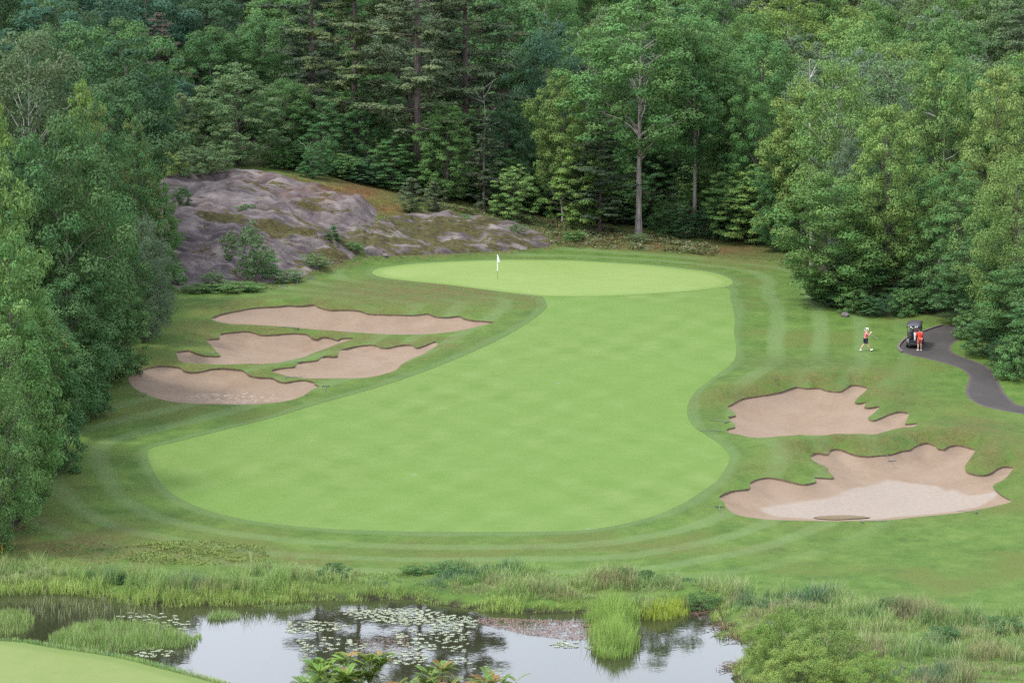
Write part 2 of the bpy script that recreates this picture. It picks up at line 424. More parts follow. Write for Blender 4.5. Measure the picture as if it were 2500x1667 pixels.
def make_sand():
    m = M("bunker_sand")
    v = m.coord()
    n1 = m.noise(v, 0.4, 5, 0.6); n2 = m.noise(v, 3.0, 4, 0.7)
    c = m.ramp(m.math('ADD', m.math('MULTIPLY', n1, 0.7), m.math('MULTIPLY', n2, 0.3)),
               [(0.3, (0.300, 0.205, 0.145)), (0.5, (0.365, 0.258, 0.190)), (0.72, (0.430, 0.318, 0.248))])
    c = m.mix(m.math('MULTIPLY', m.sstep(m.noise(v, 0.17, 3), 0.4, 0.65), 0.5), c, (0.375, 0.270, 0.215))
    dry = m.math('ADD', m.attr('dry'), m.math('MULTIPLY', m.math('SUBTRACT', m.noise(v, 0.5, 4, 0.6), 0.5), 0.5))
    c = m.mix(m.math('MULTIPLY', m.sstep(dry, 0.36, 0.62), 0.9), c, m.ramp(n2, [(0.3, (0.415, 0.335, 0.290)), (0.7, (0.475, 0.390, 0.345))]))
    c = m.mix(m.math('MULTIPLY', m.sstep(m.attr('crumb'), 0.35, 0.6), m.sstep(m.noise(v, 2.4, 3, 0.6), 0.52, 0.60)), c, (0.50, 0.40, 0.34))
    # raked furrows
    sx = m.n('ShaderNodeSeparateXYZ', Vector=m.n('ShaderNodeMapping', Vector=v, Rotation=(0, 0, R(20)))).outputs[1]
    fur = m.math('SINE', m.math('MULTIPLY', m.math('ADD', sx, m.math('MULTIPLY', m.noise(v, 0.3, 3), 3.0)), 38.0))
    h = m.math('ADD', m.math('MULTIPLY', fur, 0.18), m.math('ADD', n2, m.noise(v, 18, 2)))
    c = m.mix(1.0, c, (0.408, 0.425, 0.408), 'MULTIPLY')
    m.bsdf(Base__Color=c, Roughness=0.95, Normal=m.bump(h, 0.6, 0.04), **{'Specular IOR Level': 0.1})
    return m.m

def make_soil():
    m = M("bunker_lip_soil")
    v = m.coord()
    c = m.ramp(m.noise(v, 3.0, 4), [(0.3, (0.06, 0.042, 0.025)), (0.7, (0.13, 0.09, 0.055))])
    m.bsdf(Base__Color=c, Roughness=1.0)
    return m.m

def make_rock():
    m = M("granite")
    v = m.coord(); vs = m.coord(scale=(1, 0.6, 1.4), rot=(0, 0, R(-28)))
    g = m.ramp(m.noise(vs, 0.5, 7, 0.62), [(0.30, (0.040, 0.034, 0.040)), (0.43, (0.100, 0.086, 0.094)), (0.55, (0.155, 0.138, 0.146)), (0.66, (0.24, 0.22, 0.22)), (0.76, (0.31, 0.29, 0.28))])
    streak = m.sstep(m.noise(m.n('ShaderNodeMapping', Vector=v, Rotation=(0, 0, R(-32)), Scale=(0.35, 3.2, 1)), 0.9, 8, 0.7), 0.50, 0.66)
    bigv = m.noise(m.n('ShaderNodeMapping', Vector=v, Rotation=(0, 0, R(-30)), Scale=(0.6, 1.4, 1)), 0.28, 4, 0.6)
    g = m.mix(m.math('MULTIPLY', m.sstep(bigv, 0.50, 0.62), 0.75), g, (0.060, 0.050, 0.056))
    g = m.mix(m.math('MULTIPLY', m.math('SUBTRACT', 1.0, m.sstep(bigv, 0.36, 0.47)), 0.5), g, (0.27, 0.25, 0.25))
    g = m.mix(m.math('MULTIPLY', streak, 0.65), g, (0.26, 0.245, 0.245))
    dk = m.sstep(m.noise(m.n('ShaderNodeMapping', Vector=v, Rotation=(0, 0, R(-40)), Scale=(0.5, 2.4, 1), Location=(9, 4, 0)), 0.6, 8, 0.7), 0.54, 0.66)
    g = m.mix(m.math('MULTIPLY', dk, 0.7), g, (0.045, 0.037, 0.042))
    g = m.mix(m.math('MULTIPLY', m.sstep(m.noise(v, 0.25, 3), 0.54, 0.68), 0.3), g, (0.20, 0.15, 0.145))
    mo = m.math('ADD', m.attr('moss'), m.math('MULTIPLY', m.math('SUBTRACT', m.noise(m.n('ShaderNodeMapping', Vector=v, Rotation=(0, 0, R(-32)), Scale=(0.45, 1.5, 1)), 0.7, 6, 0.68), 0.5), 2.8))
    g = m.mix(m.math('MULTIPLY', m.sstep(mo, 0.40, 0.62), 0.92), g, m.ramp(m.noise(v, 2.2, 6, 0.75), [(0.3, (0.022, 0.022, 0.009)), (0.47, (0.065, 0.055, 0.018)), (0.58, (0.075, 0.088, 0.022)), (0.72, (0.13, 0.14, 0.05))]))
    rd = m.math('MULTIPLY', m.attr('red'), m.sstep(m.noise(v, 0.9, 7, 0.75), 0.36, 0.56))
    g = m.mix(rd, g, m.ramp(m.noise(v, 1.9, 6, 0.75), [(0.3, (0.05, 0.022, 0.014)), (0.55, (0.125, 0.052, 0.026)), (0.75, (0.16, 0.11, 0.035))]))
    sp = m.sstep(m.noise(v, 3.5, 5, 0.8), 0.56, 0.68)
    g = m.mix(m.math('MULTIPLY', sp, 0.22), g, (0.30, 0.28, 0.27))
    sd = m.sstep(m.noise(vs, 2.4, 6, 0.8), 0.58, 0.68)
    g = m.mix(m.math('MULTIPLY', sd, 0.35), g, (0.035, 0.030, 0.030))
    g = m.mix(1.0, g, (0.62, 0.585, 0.555), 'MULTIPLY')
    h = m.noise(vs, 1.5, 9, 0.75)
    m.bsdf(Base__Color=g, Roughness=0.92, Normal=m.bump(h, 0.7, 0.25), **{'Specular IOR Level': 0.12})
    return m.m

def make_asphalt():
    m = M("path_asphalt")
    v = m.coord()
    c = m.ramp(m.math('ADD', m.math('MULTIPLY', m.noise(v, 0.35, 4), 0.6), m.math('MULTIPLY', m.noise(v, 5, 4, 0.7), 0.4)),
               [(0.3, (0.019, 0.0165, 0.015)), (0.55, (0.030, 0.026, 0.024)), (0.75, (0.047, 0.041, 0.038))])
    c = m.mix(m.math('MULTIPLY', m.math('SUBTRACT', 1.0, m.sstep(m.attr('edge'), 0.05, 0.35)), 0.35), c, (0.08, 0.062, 0.055))
    m.bsdf(Base__Color=c, Roughness=0.85, Normal=m.bump(m.noise(v, 25, 2), 0.4, 0.01), **{'Specular IOR Level': 0.3})
    return m.m

def make_water(name, base, bs=0.035, rough=0.02):
    m = M(name)
    v = m.coord(scale=(1, 0.6, 1))
    h = m.math('ADD', m.noise(v, 1.4, 3, 0.5), m.math('MULTIPLY', m.noise(v, 5.0, 2), 0.3))
    m.bsdf(Base__Color=base, Roughness=rough, IOR=1.333, Normal=m.bump(h, bs, 0.05), **{'Specular IOR Level': 0.5})
    return m.m

def plain(name, c, rough=0.6, metal=0.0, var=0.15, scale=6.0, spec=0.4, bump=0.0):
    m = M(name)
    v = m.coord()
    n = m.noise(v, scale, 4)
    lo = tuple(x * (1 - var) for x in c); hi = tuple(min(1, x * (1 + var)) for x in c)
    kw = {'Specular IOR Level': spec}
    if bump: kw['Normal'] = m.bump(n, bump, 0.02)
    m.bsdf(Base__Color=m.ramp(n, [(0.3, lo), (0.7, hi)]), Roughness=rough, Metallic=metal, **kw)
    return m.m

def make_leaf(name, transl=0.30, huevar=0.05, valvar=0.7, rough=0.7, spec=0.08):
    """leaf colour = the object's own colour, varied leaf by leaf through the 'tint' attribute"""
    m = M(name)
    oi = m.n('ShaderNodeObjectInfo')
    t = m.n('ShaderNodeSeparateColor', Color=m.attr('tint', 'Color'))
    hsv = m.n('ShaderNodeHueSaturation', Color=oi.outputs['Color'])
    m.set(hsv.inputs['Hue'], m.math('ADD', 0.5, m.math('MULTIPLY', m.math('SUBTRACT', t.outputs[1], 0.5), huevar)))
    m.set(hsv.inputs['Value'], m.math('ADD', 1.0 - valvar / 2, m.math('MULTIPLY', t.outputs[0], valvar)))
    c = m.mix(m.sstep(t.outputs[2], 0.5, 1.0), hsv.outputs[0], (0.20, 0.11, 0.04))
    b = m.n('ShaderNodeBsdfPrincipled', Base__Color=c, Roughness=rough, **{'Specular IOR Level': spec})
    tr = m.n('ShaderNodeBsdfTranslucent', Color=m.mix(0.35, c, (0.16, 0.22, 0.02)))
    mx = m.n('ShaderNodeMixShader', Fac=transl)
    m.t.links.new(b.outputs[0], mx.inputs[1]); m.t.links.new(tr.outputs[0], mx.inputs[2])
    m.out(mx.outputs[0])
    return m.m

def make_bark(name, a, b, scale=3.0):
    m = M(name)
    v = m.coord(scale=(1, 1, 0.25))
    n = m.noise(v, scale, 6, 0.7)
    m.bsdf(Base__Color=m.ramp(n, [(0.32, a), (0.66, b)]), Roughness=0.95, Normal=m.bump(n, 0.8, 0.08), **{'Specular IOR Level': 0.1})
    return m.m

def make_blade(name):
    m = M(name)
    c = m.attr('bcol', 'Color')
    b = m.n('ShaderNodeBsdfPrincipled', Base__Color=c, Roughness=0.6, **{'Specular IOR Level': 0.2})
    tr = m.n('ShaderNodeBsdfTranslucent', Color=c)
    mx = m.n('ShaderNodeMixShader', Fac=0.3)
    m.t.links.new(b.outputs[0], mx.inputs[1]); m.t.links.new(tr.outputs[0], mx.inputs[2])
    m.out(mx.outputs[0])
    return m.m

MAT = dict(rough=make_rough(), fair=make_fairway(), green=make_green(), teeg=make_green("tee_grass", (0.86, 0.80, 0.85)), sand=make_sand(), soil=make_soil(), rock=make_rock(),
           asphalt=make_asphalt(), water=make_water("pond_water", (0.018, 0.019, 0.010)), puddle=make_water("puddle_water", (0.075, 0.055, 0.022), 0.02),
           leaf=make_leaf("leaves", 0.20), needle=make_leaf("needles", 0.12, 0.05, 0.75, 0.7, 0.06), blade=make_blade("grass_blades"),
           bark=make_bark("bark_grey", (0.045, 0.038, 0.032), (0.14, 0.12, 0.105)), bark_pine=make_bark("bark_pine", (0.05, 0.04, 0.036), (0.135, 0.105, 0.095)),
           bark_oak=make_bark("bark_oak", (0.12, 0.10, 0.09), (0.31, 0.27, 0.245)), bark_pale=make_bark("bark_pale", (0.20, 0.18, 0.16), (0.48, 0.45, 0.41), 2.0),
           kerb=plain("kerb_concrete", (0.075, 0.062, 0.056), 0.9, var=0.3))

# ------------------------------------------------------------------ object helpers
def meshobj(name, V, F, mat, parent=None, smooth=False, attrs=None, link=True):
    me = bpy.data.meshes.new(name)
    V = np.asarray(V, np.float32)
    if isinstance(F, np.ndarray):
        nf, k = F.shape
        me.vertices.add(len(V)); me.vertices.foreach_set('co', V.ravel())
        me.loops.add(nf * k); me.loops.foreach_set('vertex_index', F.astype(np.int32).ravel())
        me.polygons.add(nf)
        me.polygons.foreach_set('loop_start', np.arange(0, nf * k, k, dtype=np.int32))
        me.update(calc_edges=True); me.validate()
    else:
        me.from_pydata([tuple(map(float, v)) for v in V], [], [tuple(int(i) for i in f) for f in F]); me.update()
    if attrs:
        for an, arr in attrs.items():
            arr = np.asarray(arr, np.float32)
            if arr.ndim == 2:
                a = me.attributes.new(an, 'FLOAT_COLOR', 'POINT')
                if arr.shape[1] == 3: arr = np.concatenate([arr, np.ones((len(arr), 1), np.float32)], 1)
                a.data.foreach_set('color', arr.ravel())
            else:
                a = me.attributes.new(an, 'FLOAT', 'POINT'); a.data.foreach_set('value', arr)
    if smooth: me.polygons.foreach_set('use_smooth', np.ones(len(me.polygons), bool))
    if mat: me.materials.append(mat)
    o = bpy.data.objects.new(name, me)
    if parent: o.parent = parent
    if link: col.objects.link(o)
    return o

def tag(o, label, cat, group=None):
    o['label'] = label; o['category'] = cat
    if group: o['group'] = group
    return o

def empty(name, loc, rz=0.0):
    o = bpy.data.objects.new(name, None); o.empty_display_size = 0.3
    o.location = loc; o.rotation_euler = (0, 0, rz); col.objects.link(o); return o

def tube(path, rad, n=6, cap=True):
    path = np.asarray(path, float); rad = np.asarray(rad, float)
    V = []; F = []
    for i, p in enumerate(path):
        d = path[min(i+1, len(path)-1)] - path[max(i-1, 0)]; d = d / (np.linalg.norm(d) + 1e-9)
        ref = np.array([0, 1.0, 0]) if abs(d[1]) < 0.9 else np.array([1.0, 0, 0])
        a = np.cross(d, ref); a /= np.linalg.norm(a); b = np.cross(d, a)
        for k in range(n):
            t = 2 * math.pi * k / n
            V.append(p + rad[i] * (math.cos(t) * a + math.sin(t) * b))
    for i in range(len(path) - 1):
        for k in range(n):
            F.append((i*n+k, i*n+(k+1) % n, (i+1)*n+(k+1) % n, (i+1)*n+k))
    if cap:
        F.append(tuple(range(n))[::-1]); F.append(tuple((len(path)-1)*n + k for k in range(n)))
    return V, F

class MB:
    def __init__(s): s.V = []; s.F = []
    def add(s, V, F):
        o = len(s.V); s.V += [tuple(v) for v in V]; s.F += [tuple(i + o for i in f) for f in F]; return s
    def tube(s, path, rad, n=6): 
        if np.isscalar(rad): rad = [rad] * len(path)
        return s.add(*tube(path, rad, n))
    def box(s, c, size, rot=None, bevel=0.0, seg=2):
        bm = bmesh.new(); bmesh.ops.create_cube(bm, size=1.0)
        bmesh.ops.scale(bm, vec=size, verts=bm.verts)
        if bevel: bmesh.ops.bevel(bm, geom=bm.edges[:], offset=bevel, segments=seg, affect='EDGES', profile=0.5)
        if rot: bmesh.ops.rotate(bm, verts=bm.verts, matrix=Matrix.Rotation(rot[1], 3, rot[0]))
        bmesh.ops.translate(bm, vec=c, verts=bm.verts)
        bm.verts.ensure_lookup_table(); bm.verts.index_update()
        s.add([v.co[:] for v in bm.verts], [[v.index for v in f.verts] for f in bm.faces]); bm.free(); return s
    def build(s, name, mat, parent=None, smooth=False): return meshobj(name, s.V, s.F, mat, parent, smooth)

# ------------------------------------------------------------------ ground: one conforming sheet cut along the outlines
def world_poly(px, step, smooth=True):
    P = place(px)[:, :2]
    return smooth_closed(P, step) if smooth else P
FAIR = world_poly(FAIR_PX, 0.6); GREEN = world_poly(GREEN_PX, 0.5)
BUNK = [world_poly(b, 0.22) for b in (B1, B2, B3, B4, B5, B6)]
PATHP = world_poly(PATH_PX, 0.5); ROCK1 = world_poly(ROCK1_PX, 0.6); ROCK2 = world_poly(ROCK2_PX, 0.5)
DRY = smooth_closed(place(DRY6, 0.55)[:, :2], 0.4)
polys = dict(fair=FAIR, green=GREEN, path=PATHP, rock1=ROCK1, rock2=ROCK2, tee=TEE)
for i, b in enumerate(BUNK): polys['b%d' % i] = b

def jgrid(x0, x1, y0, y1, s, j=0.25):
    xs = np.arange(x0, x1, s); ys = np.arange(y0, y1, s * 0.87)
    X, Y = np.meshgrid(xs, ys); X = X + (np.arange(len(ys)) % 2)[:, None] * s / 2
    P = np.stack([X.ravel(), Y.ravel()], 1)
    return P + rng.uniform(-j, j, P.shape) * s
def inbox(P, x0, x1, y0, y1): return (P[:, 0] > x0) & (P[:, 0] < x1) & (P[:, 1] > y0) & (P[:, 1] < y1)

fine = jgrid(-50, 50, 186, 304, 0.8)
pts = [fine]
pondz = jgrid(-50, 50, 140, 186, 1.1)
pts.append(pondz)
midz = jgrid(-130, 130, 120, 340, 4.0); pts.append(midz[~inbox(midz, -50.5, 50.5, 139.5, 304.5)])
hill = jgrid(-170, 170, 340, 640, 8.0); pts.append(hill)
nearz = jgrid(-100, 100, -40, 120, 6.0); pts.append(nearz)
farz = jgrid(-1500, 1500, -400, 1600, 70.0)
pts.append(farz[~(inbox(farz, -180, 180, 110, 660) | inbox(farz, -110, 110, -50, 130))])
for b in BUNK:
    g = jgrid(b[:, 0].min(), b[:, 0].max(), b[:, 1].min(), b[:, 1].max(), 0.4)
    pts.append(g[pip(g, b)])
for rk in (ROCK1, ROCK2):
    g = jgrid(rk[:, 0].min(), rk[:, 0].max(), rk[:, 1].min(), rk[:, 1].max(), 0.45)
    pts.append(g[pip(g, rk)])
pts = np.concatenate(pts)
# keep free points off the outlines
allb = np.concatenate(list(polys.values()))
keep = np.ones(len(pts), bool)
cell = {}
for q in allb: cell.setdefault((int(q[0] // 0.5), int(q[1] // 0.5)), []).append(q)
for i, p in enumerate(pts):
    a, b = int(p[0] // 0.5), int(p[1] // 0.5)
    for da in (-1, 0, 1):
        for db in (-1, 0, 1):
            for q in cell.get((a+da, b+db), ()):
                if (q[0]-p[0])**2 + (q[1]-p[1])**2 < 0.0225: keep[i] = False
pts = pts[keep]
verts = list(map(tuple, pts)); edges = []
for P in polys.values():
    o = len(verts); verts += list(map(tuple, P)); n = len(P)
    edges += [(o + i, o + (i + 1) % n) for i in range(n)]
res = delaunay_2d_cdt([Vector(v) for v in verts], edges, [], 0, 1e-4, False)
XY = np.array([v[:] for v in res[0]]); TRI = np.array([f for f in res[2] if len(f) == 3])
a = XY[TRI[:, 1]] - XY[TRI[:, 0]]; b = XY[TRI[:, 2]] - XY[TRI[:, 0]]
flip = (a[:, 0] * b[:, 1] - a[:, 1] * b[:, 0]) < 0
TRI[flip] = TRI[flip][:, ::-1]
CEN = XY[TRI].mean(1)
reg = np.zeros(len(TRI), int)                      # 0 = ground
order = ['tee', 'rock1', 'rock2', 'path', 'fair', 'green'] + ['b%d' % i for i in range(6)]
for k, nm in enumerate(order): reg[pip(CEN, polys[nm])] = k + 1
RID = {nm: k + 1 for k, nm in enumerate(order)}
HZ = hf(XY[:, 0], XY[:, 1])

# gentle grass mounds behind the far edges of the bunkers
mound = np.zeros(len(XY))
for bi, bp in enumerate(BUNK):
    sel = np.where(inbox(XY, bp[:, 0].min() - 6, bp[:, 0].max() + 6, bp[:, 1].min() - 2, bp[:, 1].max() + 7))[0]
    d = pdist(XY[sel], bp); ins = pip(XY[sel], bp)
    c = bp.mean(0); hgt = (0.30, 0.25, 0.22, 0.25, 0.75, 0.65)[bi]
    far = ss(-0.2, 0.8, (XY[sel][:, 1] - c[1]) / (bp[:, 1].max() - c[1]))
    mm = hgt * (d / 1.6) * np.exp(1 - d / 1.6) * far * (~ins)
    mound[sel] = np.maximum(mound[sel], mm)
for bp in BUNK:                                     # edges of neighbouring bunkers stay put
    sel = np.where(inbox(XY, bp[:, 0].min() - 3, bp[:, 0].max() + 3, bp[:, 1].min() - 3, bp[:, 1].max() + 3))[0]
    ins = pip(XY[sel], bp); d = np.where(ins, 0, pdist(XY[sel], bp))
    mound[sel] *= ss(0.0, 0.8, d)
for nm in ('fair', 'green', 'path'):
    d = np.where(pip(XY, polys[nm]), 0, 99.0); near = inbox(XY, -60, 60, 180, 310)
    d[near] = np.where(d[near] == 0, 0, pdist(XY[near], polys[nm]))
    mound *= ss(0.0, 1.2, d)
HZ = HZ + mound

def extract(ids):
    t = TRI[np.isin(reg, ids)]
    used = np.unique(t); mp = np.full(len(XY), -1); mp[used] = np.arange(len(used))
    return used, mp[t]

# ---- the rough and everything round it
used, tri = extract([0])
P = XY[used]
dfair = np.full(len(P), 99.0); nearm = inbox(P, -60, 60, 185, 310)
dfair[nearm] = np.minimum(pdist(P[nearm], FAIR), pdist(P[nearm], GREEN))
# where each ground point appears in the photograph (only used to look up where the patches of dry grass lie)
def project(Pw, z):
    x, y, zz = Pw[:, 0], Pw[:, 1], z - CAMZ
    dep = y * CP - zz * SP; up = y * SP + zz * CP
    dep = np.maximum(dep, 1.0)
    return np.stack([1250 + FPX * x / dep, 833.5 - FPX * up / dep], 1)
PP = project(P, HZ[used])
brown = np.zeros(len(P))
for bi, bp in enumerate(BUNK):
    sel = inbox(P, bp[:, 0].min() - 5, bp[:, 0].max() + 5, bp[:, 1].min() - 5, bp[:, 1].max() + 6)
    d = pdist(P[sel], bp); c = bp.mean(0)
    far = ss(-0.1, 0.6, (P[sel][:, 1] - c[1]) / (bp[:, 1].max() - c[1]))
    brown[sel] = np.maximum(brown[sel], (1 - ss(0.3, 4.5, d)) * (0.25 + 0.75 * far) * 0.9)
def blob(cx, cy, rx, ry): return np.exp(-((PP[:, 0]-cx)/rx)**2 - ((PP[:, 1]-cy)/ry)**2)
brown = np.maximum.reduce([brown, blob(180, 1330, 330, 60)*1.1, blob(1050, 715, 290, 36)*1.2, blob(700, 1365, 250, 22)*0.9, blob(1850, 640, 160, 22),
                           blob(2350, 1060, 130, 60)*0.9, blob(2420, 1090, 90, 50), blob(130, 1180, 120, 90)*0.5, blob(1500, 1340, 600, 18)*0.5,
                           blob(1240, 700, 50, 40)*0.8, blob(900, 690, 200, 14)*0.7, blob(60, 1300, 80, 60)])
olive_grass = np.clip(np.maximum.reduce([blob(1030, 712, 230, 26)*1.3, blob(860, 705, 90, 16), blob(1960, 885, 200, 22), blob(2200, 975, 70, 50), blob(2180, 1075, 200, 20), blob(2420, 1100, 60, 50), blob(2380, 1045, 130, 25), blob(600, 800, 250, 10)*.6]), 0, 1)
wild = np.zeros(len(P))
WILD_PX = [(640,412),(760,440),(980,500),(1180,545),(1340,560),(1344,602),(1500,610),(1650,620),(1740,628),(1930,640),(2000,610),(1900,560),(1700,540),(1500,520),(1200,480),(950,430),(700,395),(430,395),(380,420),(390,440)]
wp = np.array(WILD_PX, float)
iw = pip(PP, wp) & (P[:, 1] > 262) & (P[:, 1] < 322)
wild[iw] = 1
drk = np.minimum(pdist(P[nearm], ROCK1), pdist(P[nearm], ROCK2))
tmp = np.zeros(len(P)); tmp[nearm] = 1 - ss(0.3, 1.6, drk); wild = np.maximum(wild, tmp * (dfair > 1.2))
wild = np.maximum(wild, (blob(330, 1350, 170, 18) > 0.4) * 0.6)
reda = np.maximum.reduce([blob(860, 470, 110, 30), blob(1500, 590, 70, 16)*0.8, blob(1780, 610, 90, 16)*0.7, blob(1600, 600, 60, 14)*0.7, blob(950, 510, 50, 15)]) * (P[:, 1] > 262) * (P[:, 1] < 320)
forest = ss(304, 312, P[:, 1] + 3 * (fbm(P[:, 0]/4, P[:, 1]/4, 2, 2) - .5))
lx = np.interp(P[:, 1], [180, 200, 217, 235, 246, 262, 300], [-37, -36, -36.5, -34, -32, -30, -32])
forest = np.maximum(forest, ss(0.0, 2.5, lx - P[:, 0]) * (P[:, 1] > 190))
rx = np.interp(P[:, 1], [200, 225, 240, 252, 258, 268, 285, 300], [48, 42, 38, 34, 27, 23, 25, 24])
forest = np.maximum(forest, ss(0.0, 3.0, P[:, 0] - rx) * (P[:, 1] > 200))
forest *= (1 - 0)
mud = np.zeros(len(P)); sel = inbox(P, -60, 60, 135, 200)
ip = pip(P[sel], POND); dpd = pdist(P[sel], POND)
mud[sel] = np.where(ip, 1.0, 1 - ss(0.2, 1.2, dpd))
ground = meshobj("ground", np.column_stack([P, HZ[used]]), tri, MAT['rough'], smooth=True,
                 attrs=dict(olive_grass=olive_grass, dfair=dfair, brown=brown, wild=wild, red=reda, forest=forest, mud=mud))
ground['kind'] = 'structure'

def region_obj(name, ids, mat, dz=0.0, zfun=None, attrs=None):
    u, t = extract(ids); Pq = XY[u]
    z = HZ[u] + dz if zfun is None else zfun(Pq, HZ[u], u)
    o = meshobj(name, np.column_stack([Pq, z]), t, mat, smooth=True, attrs=attrs(Pq) if attrs else None)
    o['kind'] = 'structure'
    return o, u, z

def boundary_edges(ids):
    t = TRI[np.isin(reg, ids)]
    e = np.concatenate([t[:, [0, 1]], t[:, [1, 2]], t[:, [2, 0]]])
    key = np.sort(e, 1); _, inv, cnt = np.unique(key, axis=0, return_inverse=True, return_counts=True)
    return e[cnt[inv.ravel()] == 1]

def skirt(name, ids, ztop, zbot, mat, parent):
    e = boundary_edges(ids); V = []; F = []
    for i, (a, b) in enumerate(e):
        V += [(*XY[a], ztop(a)), (*XY[b], ztop(b)), (*XY[b], zbot(b)), (*XY[a], zbot(a))]
        F.append((4*i, 4*i+1, 4*i+2, 4*i+3))
    o = meshobj(name, V, np.array(F), mat, parent)
    return o

fairway, u, z = region_obj("fairway", [RID['fair']], MAT['fair'], dz=-0.015)
skirt("mown_edge", [RID['fair']], lambda i: HZ[i] + 0.002, lambda i: HZ[i] - 0.02, MAT['rough'], fairway)
green, u, z = region_obj("putting_green", [RID['green']], MAT['green'], attrs=lambda q: dict(edge=pdist(q, GREEN)))
tee_ground, u, z = region_obj("tee_ground", [RID['tee']], MAT['teeg'], attrs=lambda q: dict(edge=pdist(q, TEE)))
path, u, z = region_obj("cart_path", [RID['path']], MAT['asphalt'], attrs=lambda q: dict(edge=pdist(q, PATHP)))

def rock_fun(poly, other, front, amp, seed):
    def f(q, hz, u):
        d = np.minimum(pdist(q, poly), pdist(q, other))
        r1 = 1 - np.abs(2 * fbm((q[:, 0]*0.9 + q[:, 1]*0.35) / 7, (q[:, 1]*0.8 - q[:, 0]*0.3) / 5, seed, 4) - 1)
        r2 = fbm(q[:, 0] / 2.6, q[:, 1] / 1.8, seed + 3, 5) - 0.5
        st = fbm(q[:, 0] / 9, q[:, 1] / 4, seed + 8, 2) * 5
        led = (np.floor(st) + ss(0.35, 0.65, st - np.floor(st))) / 5
        h = front * (0.5 + fbm(q[:, 0] / 1.5, q[:, 1] / 1.5, seed + 11, 2)) * (1 - np.exp(-d / 0.6)) + ss(0, 2.0, d) * amp * ((r1 - 0.95) * 1.3 + r2 * 1.0 + (led - 0.5) * 2.0)
        return hz - 0.06 * ss(0, 0.3, d) + h
    return f
def rock_attr(mossc):
    def f(q):
        pp = project(q, hf(q[:, 0], q[:, 1]))
        b = lambda cx, cy, rx, ry: np.exp(-((pp[:, 0]-cx)/rx)**2 - ((pp[:, 1]-cy)/ry)**2)
        mo = np.maximum.reduce([b(520, 545, 110, 14)*.8, b(700, 560, 120, 25)*.75, b(460, 625, 60, 12), b(860, 590, 90, 40)*.9, b(800, 500, 120, 14)*.6, b(640, 480, 80, 16)*.5, b(790, 630, 80, 30)*.8,
                                b(560, 440, 100, 8)*.6, b(1080, 555, 200, 28)*.95, np.full(len(q), mossc)])
        return dict(moss=mo, red=np.maximum.reduce([b(860, 480, 100, 26), b(960, 500, 60, 12), b(700, 430, 60, 10)*.7, b(720, 480, 60, 10)*.5]))
    return f
r1, u, z = region_obj("rock_outcrop", [RID['rock1']], MAT['rock'], zfun=rock_fun(ROCK1, ROCK2, 0.5, 1.35, 21), attrs=rock_attr(0.24))
r2, u, z = region_obj("rock_ledge", [RID['rock2']], MAT['rock'], zfun=rock_fun(ROCK2, ROCK1, 0.8, 0.95, 33), attrs=rock_attr(0.55))

# ---- sand bunkers: sand bowl, dark soil lip where the far edge is cut
BLAB = ["long narrow sand bunker under the grassy bank left of the green",
        "sand bunker with a notched left arm, middle of the left cluster",
        "slanting sand bunker between the fairway edge and the other left bunkers",
        "lowest left sand bunker reaching under the overhanging trees, with pale crumbs of sand",
        "upper right sand bunker with jagged grass fingers on its right side",
        "lower right sand bunker with pale dried patch and a brown puddle"]
BUNKER_OBJ = []
sand_z = {}
for bi, bp in enumerate(BUNK):
    rid = RID['b%d' % bi]
    e = boundary_edges([rid])
    nrm = np.zeros((len(XY), 2)); 
    for a_, b_ in e:
        t = XY[b_] - XY[a_]; n = np.array([t[1], -t[0]])    # outward for counter-clockwise triangles
        nrm[a_] += n; nrm[b_] += n
    bv = np.unique(e); L = np.linalg.norm(nrm[bv], axis=1) + 1e-9
    ny = nrm[bv][:, 1] / L
    lip = 0.012 + 0.13 * ss(-0.05, 0.55, ny) * (0.65 + 0.7 * fbm(XY[bv][:, 0] / 1.3, XY[bv][:, 1] / 1.3, 40 + bi, 2))
    lipd = dict(zip(bv.tolist(), lip.tolist()))
    bxy = XY[bv]
    def zf(q, hz, u, bp=bp, bxy=bxy, lip=lip, lipd=lipd, bi=bi):
        d = pdist(q, bp)
        # lip carried inwards from the nearest edge point
        li = np.zeros(len(q))
        for s in range(0, len(q), 400):
            dd = ((q[s:s+400, None, :] - bxy[None])**2).sum(2)
            w = 1 / (dd + 0.02); li[s:s+400] = (w * lip).sum(1) / w.sum(1)
        dep = (0.7, 0.7, 0.65, 0.75, 0.95, 0.95)[bi]
        farn = np.clip(li / 0.11, 0, 1)
        z = hz - li - dep * (1 - np.exp(-d / (3.4 - 1.9 * farn))) + 0.03 * (fbm(q[:, 0]/1.5, q[:, 1]/1.5, 60, 3) - 0.5) * ss(0, 1, d)
        for k, i in enumerate(u):
            if int(i) in lipd: z[k] = hz[k] - lipd[int(i)]
        return z
    def at(q, bi=bi):
        dry = np.zeros(len(q)); cr = np.zeros(len(q))
        if bi == 5:
            ins = pip(q, DRY); dd = pdist(q, DRY); dry = np.clip(0.5 + np.where(ins, dd, -dd) * 0.55, 0, 1)
        if bi == 3:
            c = place([(560, 955)])[0][:2]; cr = np.exp(-((q[:, 0]-c[0])/4.0)**2 - ((q[:, 1]-c[1])/2.6)**2)
        return dict(dry=dry, crumb=cr)
    o, u, z = region_obj("sand_bunker", [rid], MAT['sand'], zfun=zf, attrs=at)
    del o['kind']
    tag(o, BLAB[bi], "sand bunker", "sand bunkers of the hole")
    skirt("lip", [rid], lambda i: HZ[i] + 0.003, lambda i, l=lipd: HZ[i] - l[int(i)] - 0.004, MAT['soil'], o)
    BUNKER_OBJ.append(o)
    for i, zz in zip(u, z): sand_z[int(i)] = zz

def ground_z(x, y):
    return float(hf([x], [y])[0])

